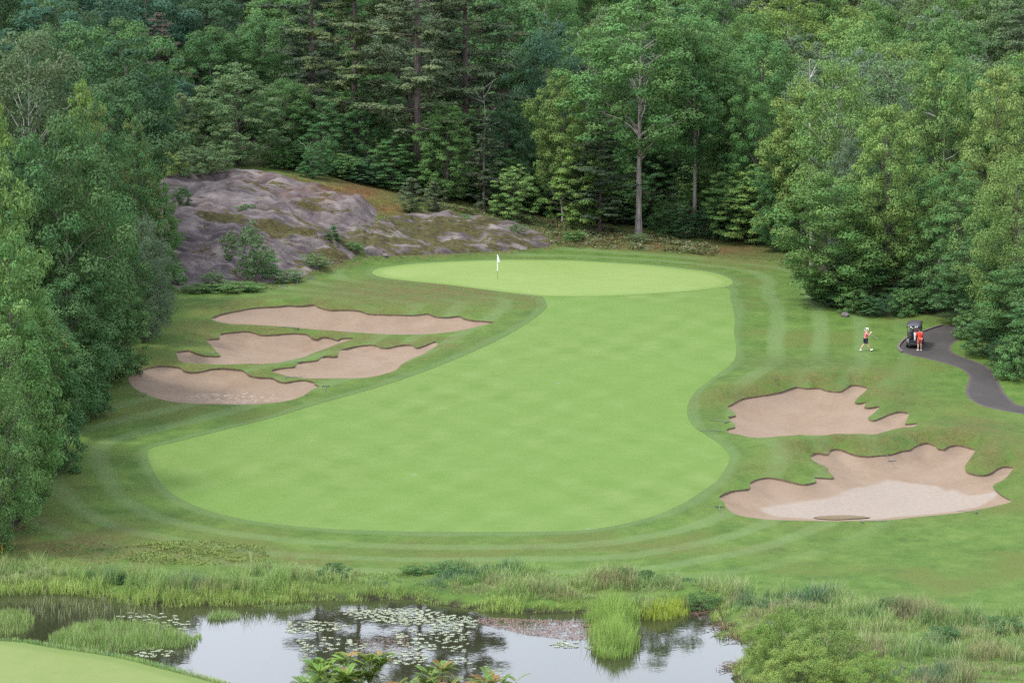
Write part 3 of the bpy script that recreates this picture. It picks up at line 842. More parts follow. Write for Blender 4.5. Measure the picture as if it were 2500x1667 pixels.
# kerb along the outer bend of the cart path
kl = smooth_closed(place(PATH_PX[0:8])[:, :2], 0.4, closed=False)
V = []; F = []
tn = np.gradient(kl, axis=0); tn /= np.linalg.norm(tn, axis=1)[:, None]; nn = np.stack([tn[:, 1], -tn[:, 0]], 1)
if np.dot(nn[0], PATHP.mean(0) - kl[0]) > 0: nn = -nn
for p, n in zip(kl, nn):
    z0 = ground_z(*p)
    V += [(p[0]-n[0]*0.02, p[1]-n[1]*0.02, z0 - 0.1), (p[0]-n[0]*0.02, p[1]-n[1]*0.02, z0 + 0.12), (p[0]+n[0]*0.16, p[1]+n[1]*0.16, z0 + 0.12), (p[0]+n[0]*0.16, p[1]+n[1]*0.16, z0 - 0.1)]
for i in range(len(kl) - 1):
    for k in range(4): F.append((4*i+k, 4*i+(k+1) % 4, 4*i+4+(k+1) % 4, 4*i+4+k))
F += [(0, 1, 2, 3), tuple(4*(len(kl)-1) + k for k in (3, 2, 1, 0))]
kerb = meshobj("kerb", V, F, MAT['kerb'], path)

# ---- water
wpts = []
pb = POND
wx0, wx1, wy0, wy1 = pb[:, 0].min() - 1, pb[:, 0].max() + 1, pb[:, 1].min() - 1, pb[:, 1].max() + 1
water = meshobj("pond", [(wx0, wy0, 0), (wx1, wy0, 0), (wx1, wy1, 0), (wx0, wy1, 0)], np.array([[0, 1, 2, 3]]), MAT['water'])
water['kind'] = 'structure'
pu = smooth_closed(place([(1985,1251),(2008,1244),(2040,1241),(2072,1241),(2098,1245),(2126,1252),(2108,1257),(2070,1260),(2035,1261),(2003,1258)], 0.30)[:, :2], 0.3)

# ------------------------------------------------------------------ vegetation prototypes
def unit(v): return v / (np.linalg.norm(v, axis=-1, keepdims=True) + 1e-9)

def leaf_quads(P, Nrm, length, width, tint, r, tangent=None):
    n = len(P)
    Nrm = unit(Nrm)
    T = r.normal(size=(n, 3)) if tangent is None else tangent + 0.35 * r.normal(size=(n, 3))
    T = unit(T - (T * Nrm).sum(1)[:, None] * Nrm)
    B = np.cross(Nrm, T)
    L = (length * r.uniform(0.7, 1.25, n))[:, None]; W = (width * r.uniform(0.7, 1.25, n))[:, None]
    q = np.stack([P - T * L / 2, P + B * W / 2 + T * L * 0.05 - Nrm * L * 0.06, P + T * L / 2 - Nrm * L * 0.10, P - B * W / 2 + T * L * 0.05 - Nrm * L * 0.06], 1)
    V = q.reshape(-1, 3); F = np.arange(n * 4).reshape(n, 4)
    return V, F, np.repeat(tint, 4, axis=0)

def pads_to_leaves(pads, r, nleaf, leaf, aspect, flat, up=0.5, rnd=0.55, orange=0.0):
    """pads: (x,y,z,radius) clumps; leaves sit on and just under the upper face of each clump"""
    pads = np.asarray(pads)
    w = pads[:, 3]**2; cnt = np.maximum(4, (nleaf * w / w.sum()).astype(int))
    idx = np.repeat(np.arange(len(pads)), cnt); n = len(idx)
    d = unit(r.normal(size=(n, 3))); d[:, 2] = np.where(d[:, 2] < 0, d[:, 2] * -0.55 * np.sign(r.uniform(-0.6, 1, n)), d[:, 2])
    rad = pads[idx, 3] * (0.68 + 0.38 * r.uniform(0, 1, n)**0.8)
    P = pads[idx, :3] + d * rad[:, None] * np.array([1, 1, flat])
    Nn = d * [0.9, 0.9, 0.9] + np.array([0, 0, up * 0.6]) + rnd * 0.5 * r.normal(size=(n, 3))
    ptint = r.uniform(0, 1, (len(pads), 3))
    t = np.stack([0.55 * r.uniform(0, 1, n) + 0.45 * ptint[idx, 0], 0.5 * r.uniform(0, 1, n) + 0.5 * ptint[idx, 1],
                  np.where((r.uniform(0, 1, n) < orange * 2 * (ptint[idx, 2] > 0.5)), 0.9, 0.0)], 1)
    return leaf_quads(P, Nn, leaf, leaf * aspect, t, r)

def limb(p0, p1, r0, r1, r, sag=0.0, k=4):
    ts = np.linspace(0, 1, k + 1)
    L = np.linalg.norm(np.array(p1) - p0)
    pts = np.array([np.array(p0) * (1-t) + np.array(p1) * t + np.array([0, 0, sag * L * math.sin(math.pi * t)]) for t in ts])
    pts[1:-1] += r.normal(scale=0.025 * L, size=(k - 1, 3))
    return pts, np.linspace(r0, r1, k + 1)

def broadleaf(seed, H=16, Rc=5, low=0.15, nb=46, pad=(0.7, 1.3), flat=0.7, nleaf=15000, leaf=0.27, aspect=0.62, cpos=0.4, rise=0.45, trunk_r=0.22,
              orange=0.0, fill=1.0, power=0.5, up=0.5, rnd=0.55, lean=0.0):
    """leaf clumps spread over an uneven crown surface, limbs reaching out to them from the trunk"""
    r = np.random.default_rng(seed)
    mb = MB()
    tp = np.array([[lean * t * t * H + 0.15 * math.sin(seed + 3*t), 0.15 * math.cos(2*seed + 4*t), t * H * 0.93 - (0.5 if t == 0 else 0)] for t in np.linspace(0, 1, 9)])
    mb.tube(tp, trunk_r * (1 - np.linspace(0, 1, 9) * 0.9) * np.array([1.35] + [1]*8), 8)
    def trunk_at(h):
        t = np.clip(h / (H * 0.93), 0, 1); return np.array([np.interp(t, np.linspace(0, 1, 9), tp[:, k]) for k in range(3)])
    ph = r.uniform(0, 6.28, 4); pads = []
    pm = 0.5 * (pad[0] + pad[1])
    def env(tt, az):
        q = (tt - cpos) / (1 - cpos) if tt > cpos else (cpos - tt) / cpos
        e = Rc * max(0.06, 1 - abs(q)**(2.0 if tt > cpos else 2.6))**power
        return e * (1 + 0.20 * math.sin(3*az + ph[0] + 4*tt) + 0.15 * math.sin(2*az + ph[1] - 7*tt) + 0.12 * math.sin(5*az + 11*tt + ph[2]))
    ts = np.linspace(0, 1, 60); rr_ = np.array([env(t, 0) for t in ts]); cum = np.cumsum(rr_ + 0.25 * Rc); cum /= cum[-1]
    area = 2 * math.pi * rr_.mean() * (1 - low) * H
    npad = int(min(330, 0.80 * area / (pm * pm * 2.1))); az = r.uniform(0, 6.28)
    for i in range(npad):
        tt = float(np.interp((i + r.uniform()) / npad, cum, ts)); az += 2.399 + r.uniform(-0.3, 0.3)
        e = env(tt, az)
        inner = r.uniform() < 0.2
        f = r.uniform(0.35, 0.65) if inner else r.uniform(0.74, 1.04)
        h = (low + tt * (1 - low)) * H + r.uniform(-0.3, 0.3)
        t0 = trunk_at(min(h, H * 0.9))
        c = np.array([t0[0] + math.cos(az) * e * f, t0[1] + math.sin(az) * e * f, h])
        pads.append((*c, r.uniform(*pad) * r.uniform(0.9, 1.25) * (1.0 if tt < 0.85 else 0.8)))
        if i % 4 == 0 and e * f > 0.5 * pm:
            b0 = trunk_at(max(low * H * 0.6, h - rise * e * f - 0.5))
            pts, rad = limb(b0, c, trunk_r * 0.40 * (1 - 0.6 * tt), 0.02, r, 0.06); mb.tube(pts, rad, 5)
    for j in range(4): pads.append((*(tp[-1] + r.normal(scale=0.25, size=3) * [1, 1, 0.6]), pad[0] * 0.8))
    V, F, T = pads_to_leaves(pads, r, nleaf, leaf, aspect, flat, up, rnd, orange)
    return mb, V, F, T, H, Rc

def pine(seed, H=26, Rc=4.2, low=0.25, dz=0.85, ntuft=15000, trunk_r=0.30, flat=0.42, needle=0.36, dead=6, gap=0.25, upturn=0.16, pr=(0.5, 0.95)):
    r = np.random.default_rng(seed)
    mb = MB()
    tp = np.array([[0.12 * math.sin(seed + 2*t), 0.1 * math.cos(seed + 3*t), t * H - (0.5 if t == 0 else 0)] for t in np.linspace(0, 1, 9)])
    mb.tube(tp, trunk_r * (1 - np.linspace(0, 1, 9) * 0.93) * np.array([1.3] + [1]*8), 8)
    pads = []; h = low * H; az = 0.0
    while h < H * 0.985:                                  # irregular shelves of plumes, not even whorls
        t = (h / H - low) / (1 - low)
        env = Rc * (min(1.0, 0.5 + 1.5 * t) * (1 - t)**0.7 + 0.08)
        for b in range(r.integers(2, 5)):
            if r.uniform() < gap: continue
            az += 2.1 + r.uniform(-0.6, 0.6); a = az; L = env * r.uniform(0.5, 1.25); h0 = h + r.uniform(-0.35, 0.35) * dz
            p0 = np.array([0.1 * math.sin(seed), 0.1, h0]); tip = np.array([math.cos(a) * L, math.sin(a) * L, h0 + L * r.uniform(upturn - 0.2, upturn + 0.25)])
            pts, rr = limb(p0, tip, trunk_r * 0.26 * (1 - 0.6 * t), 0.015, r, -0.05)
            mb.tube(pts, rr, 4)
            m = max(2, int(L * 1.7))
            for j in range(m):
                f = 0.36 + 0.68 * (j + r.uniform()) / m
                s = r.uniform(-1, 1) * 0.26 * L * (0.35 + f * 0.65)
                c = p0 + (tip - p0) * f + np.array([-math.sin(a) * s, math.cos(a) * s, r.uniform(-0.08, 0.30)])
                pads.append((*c, r.uniform(*pr) * min(1.0, 0.35 + 0.25 * env)))
        h += dz * r.uniform(0.6, 1.3)
    for b in range(dead):                                # bare dead branches under the crown
        h = r.uniform(low * 0.35, low * 1.5) * H; a = r.uniform(0, 6.28); L = r.uniform(1.0, 3.0)
        pts, rr = limb([0, 0, h], [math.cos(a) * L, math.sin(a) * L, h + r.uniform(-0.5, 0.4)], 0.05, 0.014, r)
        mb.tube(pts, rr, 4)
    for j in range(4): pads.append((0, 0, H - 0.3 * j, 0.35))
    pads = np.array(pads)
    w = pads[:, 3]**2; cnt = np.maximum(5, (ntuft * w / w.sum()).astype(int)); idx = np.repeat(np.arange(len(pads)), cnt); n = len(idx)
    d = unit(r.normal(size=(n, 3))); d[:, 2] = np.where((d[:, 2] < 0) & (r.uniform(0, 1, n) < 0.6), -d[:, 2], d[:, 2])
    P = pads[idx, :3] + d * (pads[idx, 3] * r.uniform(0.45, 1.0, n))[:, None] * [1, 1, flat]
    rad = P * [1, 1, 0]; rad = unit(rad)
    tang = 0.5 * rad + np.stack([np.zeros(n), np.zeros(n), r.uniform(0.0, 0.9, n)], 1) + 0.7 * d
    Nn = 0.9 * d + 0.5 * r.normal(size=(n, 3)) + [0, 0, 0.6]
    pt = r.uniform(0, 1, (len(pads), 3))
    t = np.stack([0.6 * r.uniform(0, 1, n) + 0.4 * pt[idx, 0], 0.5 * r.uniform(0, 1, n) + 0.5 * pt[idx, 1], np.where((pt[idx, 2] > 0.97) & (r.uniform(0, 1, n) < 0.2), 0.7, 0)], 1)
    V, F, T = leaf_quads(P, Nn, needle, needle * 0.30, t, r, tang)
    return mb, V, F, T, H, Rc

PROTO = {}
def proto(kind, build, leafmat='leaf', bark='bark'):
    mb, V, F, T, H, Rc = build
    crown = meshobj("crown", V, F, MAT[leafmat], attrs=dict(tint=T), link=False)
    trunk = meshobj("trunk", mb.V, mb.F, MAT[bark], link=False)
    ext = np.percentile(np.linalg.norm(V[:, :2], axis=1), 96)
    PROTO[kind] = (trunk.data, crown.data, V[:, 2].max(), ext)

proto('maple_a', broadleaf(11, 16, 4.6, 0.10, 50, (0.7, 1.25), flat=0.62, nleaf=25000, leaf=0.27, cpos=0.36))
proto('maple_b', broadleaf(12, 16, 5.0, 0.04, 52, (0.65, 1.2), flat=0.60, nleaf=26000, leaf=0.27, cpos=0.30))
proto('maple_c', broadleaf(13, 17, 4.4, 0.20, 44, (0.75, 1.35), flat=0.65, nleaf=22000, leaf=0.28, cpos=0.45))
proto('oak_a', broadleaf(21, 18, 5.4, 0.28, 48, (0.9, 1.7), flat=0.75, nleaf=25000, leaf=0.29, cpos=0.5, power=0.45, trunk_r=0.3))
proto('oak_b', broadleaf(22, 17, 5.2, 0.08, 50, (0.9, 1.6), flat=0.75, nleaf=27000, leaf=0.28, cpos=0.45))
proto('oak_tall', broadleaf(23, 22, 5.4, 0.36, 44, (0.9, 1.5), flat=0.65, nleaf=23000, leaf=0.29, cpos=0.5, trunk_r=0.30, lean=-0.001), bark='bark_oak')
proto('aspen', broadleaf(31, 17, 3.8, 0.2, 60, (0.5, 1.0), flat=0.9, nleaf=25000, leaf=0.19, aspect=0.8, cpos=0.5, rise=0.9, up=0.2, rnd=0.9, trunk_r=0.16), bark='bark_pale')
proto('willow', broadleaf(32, 14, 4.6, 0.02, 70, (0.5, 1.0), flat=0.95, nleaf=30000, leaf=0.23, aspect=0.42, cpos=0.32, rise=0.7, up=0.15, rnd=0.9, trunk_r=0.18))
proto('birch', broadleaf(33, 15, 3.4, 0.10, 60, (0.5, 0.95), flat=0.85, nleaf=24000, leaf=0.19, aspect=0.75, cpos=0.40, rise=0.8, up=0.25, rnd=0.85, trunk_r=0.13, orange=0.02), bark='bark_pale')
proto('redtip', broadleaf(34, 15, 4.2, 0.05, 54, (0.6, 1.1), flat=0.75, nleaf=26000, leaf=0.24, cpos=0.38, rise=0.7, orange=0.06))
proto('layered', broadleaf(41, 9, 3.6, 0.03, 34, (0.5, 0.95), flat=0.38, nleaf=13000, leaf=0.25, cpos=0.28, rise=0.15, trunk_r=0.10, up=0.8, rnd=0.35))
proto('layered_b', broadleaf(42, 7, 3.2, 0.02, 30, (0.45, 0.85), flat=0.42, nleaf=10000, leaf=0.23, cpos=0.28, rise=0.2, trunk_r=0.08, up=0.75, rnd=0.4))
proto('pine_a', pine(51, 36, 5.8, 0.16, 1.0, 42000, 0.36, gap=0.16, needle=0.40, dead=12), 'needle', 'bark_pine')
proto('pine_b', pine(52, 30, 5.0, 0.16, 0.9, 34000, 0.32, gap=0.18, needle=0.38), 'needle', 'bark_pine')
proto('pine_c', pine(53, 22, 4.6, 0.12, 0.8, 28000, 0.25, gap=0.10, needle=0.36), 'needle', 'bark_pine')
proto('pine_young', pine(54, 11, 2.6, 0.06, 0.5, 13000, 0.12, gap=0.08, dead=0, needle=0.28, pr=(0.4, 0.7)), 'needle', 'bark_pine')
proto('spruce_small', pine(55, 4.5, 1.4, 0.03, 0.26, 7000, 0.06, gap=0.05, dead=0, needle=0.17, upturn=0.35, pr=(0.35, 0.6), flat=0.6), 'needle', 'bark_pine')
proto('shrub_a', broadleaf(61, 2.6, 1.7, 0.0, 22, (0.25, 0.45), flat=0.7, nleaf=5000, leaf=0.15, cpos=0.28, trunk_r=0.035, rise=0.6))
proto('shrub_b', broadleaf(62, 3.4, 1.5, 0.0, 24, (0.25, 0.45), flat=0.8, nleaf=5200, leaf=0.15, aspect=0.4, cpos=0.35, trunk_r=0.035, rise=0.9, up=0.2, rnd=0.9))
proto('sapling', broadleaf(63, 4.5, 1.3, 0.06, 22, (0.24, 0.42), flat=0.7, nleaf=4500, leaf=0.16, cpos=0.42, trunk_r=0.04, rise=0.5))
proto('willow_bush', broadleaf(64, 3.6, 3.0, 0.0, 64, (0.28, 0.5), flat=0.8, nleaf=34000, leaf=0.105, aspect=0.42, cpos=0.25, trunk_r=0.05, rise=0.9, up=0.25, rnd=0.8))
proto('forest_a', broadleaf(71, 17, 4.6, 0.40, 40, (0.8, 1.4), flat=0.7, nleaf=16000, leaf=0.30, cpos=0.45))
proto('forest_b', broadleaf(72, 18, 4.2, 0.40, 40, (0.7, 1.2), flat=0.75, nleaf=17000, leaf=0.28, cpos=0.5, rise=0.7))
proto('forest_c', broadleaf(73, 16, 5.0, 0.40, 42, (0.9, 1.7), flat=0.75, nleaf=17000, leaf=0.30, cpos=0.45, power=0.42))

C_DARK = (0.036, 0.077, 0.034); C_MID = (0.055, 0.116, 0.040); C_MAPLE = (0.073, 0.145, 0.044); C_BRIGHT = (0.109, 0.182, 0.051); C_YEL = (0.143, 0.202, 0.058)  # leaf tints shifted greyer and bluer, haze painted into the colour
C_PALE = (0.095, 0.145, 0.063); C_GREY = (0.083, 0.125, 0.073); C_PINE = (0.081, 0.111, 0.052); C_PINED = (0.050, 0.071, 0.042); C_BROWN = (0.075, 0.063, 0.049); C_BLUE = (0.035, 0.081, 0.052)
TREES = []; HEIGHT = {}; AUTO = set()
def plant(kind, x, y, height, radius, color, label, group=None, cat='tree', rz=None, name=None, zoff=0.0, base=None):
    td, cd, ph, pr = PROTO[kind]
    z = ground_z(x, y) if base is None else base
    nm = name or {'pine_young': 'young_pine_tree', 'spruce_small': 'young_conifer', 'layered': 'young_maple_tree', 'layered_b': 'young_maple_tree', 'willow_bush': 'willow_bush',
                  'shrub_a': 'shrub', 'shrub_b': 'shrub', 'redtip': 'maple_tree'}.get(kind, {'maple': 'maple_tree', 'oak': 'oak_tree', 'aspen': 'aspen_tree', 'willow': 'willow_tree', 'birch': 'birch_tree',
                  'pine': 'pine_tree', 'sapling': 'sapling', 'forest': 'broadleaf_tree'}.get(kind.split('_')[0], 'tree'))
    e = empty(nm, (x, y, z + zoff), rng.uniform(0, 6.28) if rz is None else rz)
    sx = radius / pr; sz = height / ph
    e.scale = (sx, sx, sz)
    for n_, d_ in (('trunk', td), ('crown', cd)):
        o = bpy.data.objects.new(n_, d_); o.parent = e; col.objects.link(o)
        k = rng.uniform(0.9, 1.1)
        o.color = (color[0] * k * rng.uniform(0.93, 1.07), color[1] * k, color[2] * k * rng.uniform(0.9, 1.1), 1)
    tag(e, label, cat, group)
    TREES.append((x, y, radius, e)); HEIGHT[e.name] = height
    return e

def tree_px(kind, px, d, top, wpx, color, label, cat='tree', group=None, base_row=None, **kw):
    """a tree whose trunk stands d metres out; its top and width are read off the photograph at that distance"""
    x = px_x(px, 833.5, d); z = ground_z(x, d)
    h = row_z(top, d) - z
    rad = wpx / 2 / FPX * d
    return plant(kind, x, d, h, rad, color, label, group, cat, **kw)

LT = [ # left wall of trees
 ('maple_a', -40, 206, 330, 330, C_BRIGHT, "bright green maple cut by the left edge of the photo, upper half"),
 ('maple_b', 25, 199, 560, 300, C_MAPLE, "full leafy maple at the left edge, below the brighter one"),
 ('willow', -25, 193, 800, 260, C_MAPLE, "leafy tree with bright tips low at the left edge"),
 ('redtip', 85, 212, 720, 210, C_MID, "dark rounded tree low in the left wall of trees"),
 ('oak_b', 170, 224, 262, 330, C_MID, "big round-headed oak standing highest in the left wall of trees"),
 ('maple_a', -30, 226, 195, 210, C_BRIGHT, "yellow-green treetop at the far left edge above the oak"),
 ('aspen', 80, 262, 70, 300, (0.078, 0.122, 0.066), "grey-green aspen with pale trunks at the upper left"),
 ('maple_c', 215, 258, 190, 130, C_BRIGHT, "small bright treetop poking up behind the left oak"),
 ('redtip', 255, 250, 215, 170, C_MID, "tree with rusty-tipped crown beside the bright treetop"),
 ('redtip', 335, 256, 255, 150, C_MID, "rusty-tipped tree at the right end of the left wall of trees"),
 ('maple_b', 392, 258, 415, 110, C_MAPLE, "narrow green tree against the left side of the grey rock"),
 ('oak_b', 205, 230, 430, 270, C_MID, "dark broad tree in the middle of the left wall"),
 ('willow', 352, 246, 520, 170, C_GREY, "soft grey-green tree leaning over the lowest left bunker"),
 ('birch', 300, 240, 520, 170, C_MID, "upright green tree left of the soft grey-green one"),
 ('maple_b', 260, 233, 640, 190, C_MAPLE, "mid-height maple with branches to the grass above the bunker's left end"),
 ('oak_b', 175, 221, 640, 230, C_MID, "spreading tree at the foot of the left oak"),
 ('maple_a', 110, 214, 760, 200, C_MID, "maple with low boughs sweeping the grass on the left"),
 ('redtip', 40, 207, 880, 200, C_MAPLE, "bushy tree at the lower end of the left wall"),
 ('willow', -5, 201, 960, 170, C_MID, "dark bushy tree touching the lower left edge of the wall of trees"),
 ('oak_b', 60, 232, 330, 260, C_DARK, "dark tree deep in the left wall between bright crowns"),
 ('maple_c', 320, 246, 600, 120, C_DARK, "dark slim tree in the shade beside the left bunker"),
]
for a in LT: tree_px(*a, group="trees of the left wall")
for (px, d, top, w, c, lab) in [(-15, 197, 1105, 130, C_MAPLE, "low green bush at the left edge above the brown grass"), (120, 211, 985, 150, C_MID, "low bush at the foot of the left wall of trees, near the bend"),
                            (215, 224, 905, 130, C_MID, "bush at the foot of the left wall, halfway up the slope"), (295, 236, 850, 110, C_DARK, "bush in the shade at the left end of the lowest bunker"),
                            (45, 203, 1060, 120, C_DARK, "dark bush at the lowest corner of the left wall")]:
    tree_px('shrub_a', px, d, top, w, c, lab, cat='bush', group="bushes along the left wall")

BT = [ # back forest, front rank
 ('pine_c', 400, 326, 30, 170, C_BROWN, "brownish dark pine at the upper left behind the rock"),
 ('pine_c', 285, 322, 75, 110, C_PINED, "slim olive pine left of the brownish pine"),
 ('oak_b', 95, 345, -20, 250, C_BLUE, "dark bluish treetop in the top left corner"),
 ('oak_b', 300, 348, 5, 200, C_BLUE, "dark round treetop at the top, left of the brownish pine"),
 ('oak_a', 415, 314, 190, 190, C_BLUE, "dark bluish oak under the brownish pine"),
 ('maple_a', 452, 305, 225, 110, C_PALE, "slender pale green tree standing above the left end of the rock"),
 ('maple_b', 585, 306, 150, 230, C_PALE, "light green broad tree on top of the rock"),
 ('oak_a', 700, 312, 190, 180, C_MID, "round dark green tree right of the light tree on the rock"),
 ('oak_b', 520, 330, 60, 220, C_MID, "green treetop above the light tree on the rock"),
 ('oak_a', 650, 334, 30, 200, C_MID, "rounded treetop near the top edge, left of the pines"),
 ('pine_a', 868, 314, -330, 250, C_PINE, "tall pine with bare lower trunk, leftmost of the three tall pines"),
 ('pine_a', 1018, 309, -420, 300, C_PINE, "tallest pine with long bare trunk in the centre of the forest edge"),
 ('pine_b', 1140, 316, -300, 260, C_PINE, "tall pine right of the tallest one, crown reaching the top edge"),
 ('pine_b', 770, 324, -240, 220, C_PINED, "dark tall pine left of the three big pines"),
 ('pine_young', 1186, 303, 285, 120, C_PINED, "slim young pine below the tall pines, right side"),
 ('maple_b', 1092, 306, 250, 160, C_MAPLE, "fresh green maple between the tall pines' trunks"),
 ('layered', 960, 307, 330, 150, C_MID, "young green maple left of the tallest pine's trunk"),
 ('oak_a', 1330, 326, 70, 190, C_BLUE, "dark maple in the gap between pines and tall oak"),
 ('maple_c', 1372, 305, 165, 165, C_BRIGHT, "bright yellow-green maple left of the tall oak"),
 ('oak_tall', 1560, 301, -10, 370, C_MAPLE, "tall oak with a pale straight trunk behind the green"),
 ('pine_c', 1462, 301, 270, 165, C_PINED, "dark layered pine under the tall oak's left side"),
 ('oak_tall', 1690, 304, 55, 250, C_MID, "tall tree with a grey trunk right of the tall oak"),
 ('maple_c', 1790, 306, 130, 180, C_MAPLE, "green maple right of the grey-trunked tree"),
 ('oak_a', 1620, 312, 180, 200, C_DARK, "shaded tree between the two tall trunks"),
 ('maple_a', 1840, 300, 200, 170, C_MAPLE, "green maple at the right end of the forest edge behind the green"),
 ('maple_c', 1955, 290, 190, 190, C_YEL, "yellow-green maple behind the bare dead trunk"),
 ('layered', 1850, 297, 400, 190, C_BRIGHT, "layered bright young maple at the forest edge, far right of the green"),
 ('layered', 1785, 300, 400, 150, C_MAPLE, "layered young maple right of the grey trunk"),
 ('layered', 1420, 302, 330, 170, C_BRIGHT, "layered bright young maple left of the pale oak trunk"),
 ('layered_b', 1255, 301, 400, 130, C_BRIGHT, "small bright maple in front of the dark gap"),
 ('maple_b', 1240, 312, 240, 170, C_DARK, "dark maple right of the slim young pine"),
 ('maple_b', 1900, 292, 330, 150, C_MID, "mid green maple left of the right-hand trees"),
]
for a in BT:
    tree_px(*a, group="trees at the forest edge behind the green")
RT = [
 ('oak_b', 2015, 258, 415, 285, C_MAPLE, "dense dark green maple with boughs over the mown grass, left end of the right-hand trees"),
 ('maple_a', 2160, 260, 250, 230, C_BRIGHT, "bright green maple rising above the golfers"),
 ('birch', 2075, 266, 330, 150, C_GREY, "grey-green birch behind the dense maple"),
 ('maple_c', 2285, 272, 100, 200, C_BRIGHT, "tall bright maple with a bare trunk in it, upper right"),
 ('maple_a', 2425, 266, 155, 210, C_YEL, "yellow-green maple near the upper right corner"),
 ('maple_b', 2330, 256, 390, 210, C_MAPLE, "green maple above the golf cart's path"),
 ('willow', 2475, 247, 360, 260, C_BRIGHT, "olive willow-like tree at the right edge"),
 ('maple_b', 2390, 250, 570, 230, C_MID, "dark leafy tree hanging over the far bend of the cart path"),
 ('oak_b', 2500, 242, 640, 260, C_MID, "dark tree at the right edge beside the cart path"),
 ('maple_b', 2560, 236, 700, 230, C_MID, "leafy tree cut by the right edge over the cart path"),
 ('oak_b', 2130, 268, 400, 200, C_DARK, "dark tree in the shade behind the walking golfer"),
 ('maple_c', 2245, 266, 380, 180, C_MID, "shaded tree behind the golf cart"),
 ('aspen', 2225, 280, 200, 150, C_GREY, "grey-green treetop between the bright right-hand maples"),
 ('layered', 2060, 258, 600, 190, C_MAPLE, "low layered maple under the dense right-hand trees"),
 ('layered_b', 2180, 259, 620, 180, C_MID, "low maple in the shade above the golf cart"),
 ('maple_c', 2060, 285, 215, 190, C_PALE, "pale green treetop above the dense maple"),
]
for a in RT: tree_px(*a, group="trees on the right side")

# understory along the forest edge
us = np.random.default_rng(5)
CU = [C_MAPLE, C_MID, C_DARK, C_BRIGHT, C_MID]
k = 0
for px in np.arange(660, 1920, 27):
    row = np.interp(px, [640, 760, 1000, 1200, 1380, 1700, 1920], [415, 440, 474, 512, 540, 590, 604])
    p = place([(px + us.uniform(-8, 8), row - us.uniform(4, 22))])[0]
    if abs(px - 1572) < 34 or abs(px - 1690) < 30: continue
    kind = ['layered_b', 'shrub_a', 'layered_b', 'sapling'][k % 4]
    plant(kind, p[0], p[1], us.uniform(2.2, 4.6), us.uniform(1.5, 2.5), CU[us.integers(0, 5)], "leafy undergrowth bush along the foot of the forest behind the green", "undergrowth at the forest edge", 'bush', name='undergrowth_bush'); k += 1
for px, row, h, rad in [(1935, 615, 3, 1.6), (2000, 735, 2.4, 1.5), (2035, 752, 2.0, 1.3), (2090, 768, 2.2, 1.5), (2125, 772, 1.6, 1.3), (2165, 775, 1.8, 1.3), (2205, 772, 2.2, 1.4), (2245, 765, 2.0, 1.3), (2290, 762, 2.6, 1.6),
                        (2370, 830, 2.4, 1.5), (2400, 872, 3.0, 1.7), (2450, 912, 2.6, 1.5), (2480, 930, 3.4, 1.8)]:
    p = place([(px, row)])[0]
    plant(['shrub_a', 'layered_b', 'shrub_b'][k % 3], p[0], p[1] + 0.5, h, rad, CU[k % 3], "low bush at the foot of the right-hand trees", "bushes under the right-hand trees", 'bush', name='undergrowth_bush'); k += 1

for i in range(70):                                   # taller young maples filling the shade behind the first bushes
    y = us.uniform(307, 345); x = us.uniform(-0.125 * y, 0.085 * y)
    if any((x-a)**2 + (y-b)**2 < 2.2**2 for a, b, c, _e in TREES): continue
    plant(['layered', 'maple_b', 'layered'][i % 3], x, y, us.uniform(5, 10), us.uniform(2.4, 3.6), [C_MID, C_MAPLE, C_MAPLE, C_MID][i % 4], "young broadleaf tree in the shade between the trunks of the forest edge", "young trees under the forest edge"); AUTO.add(TREES[-1][3].name)
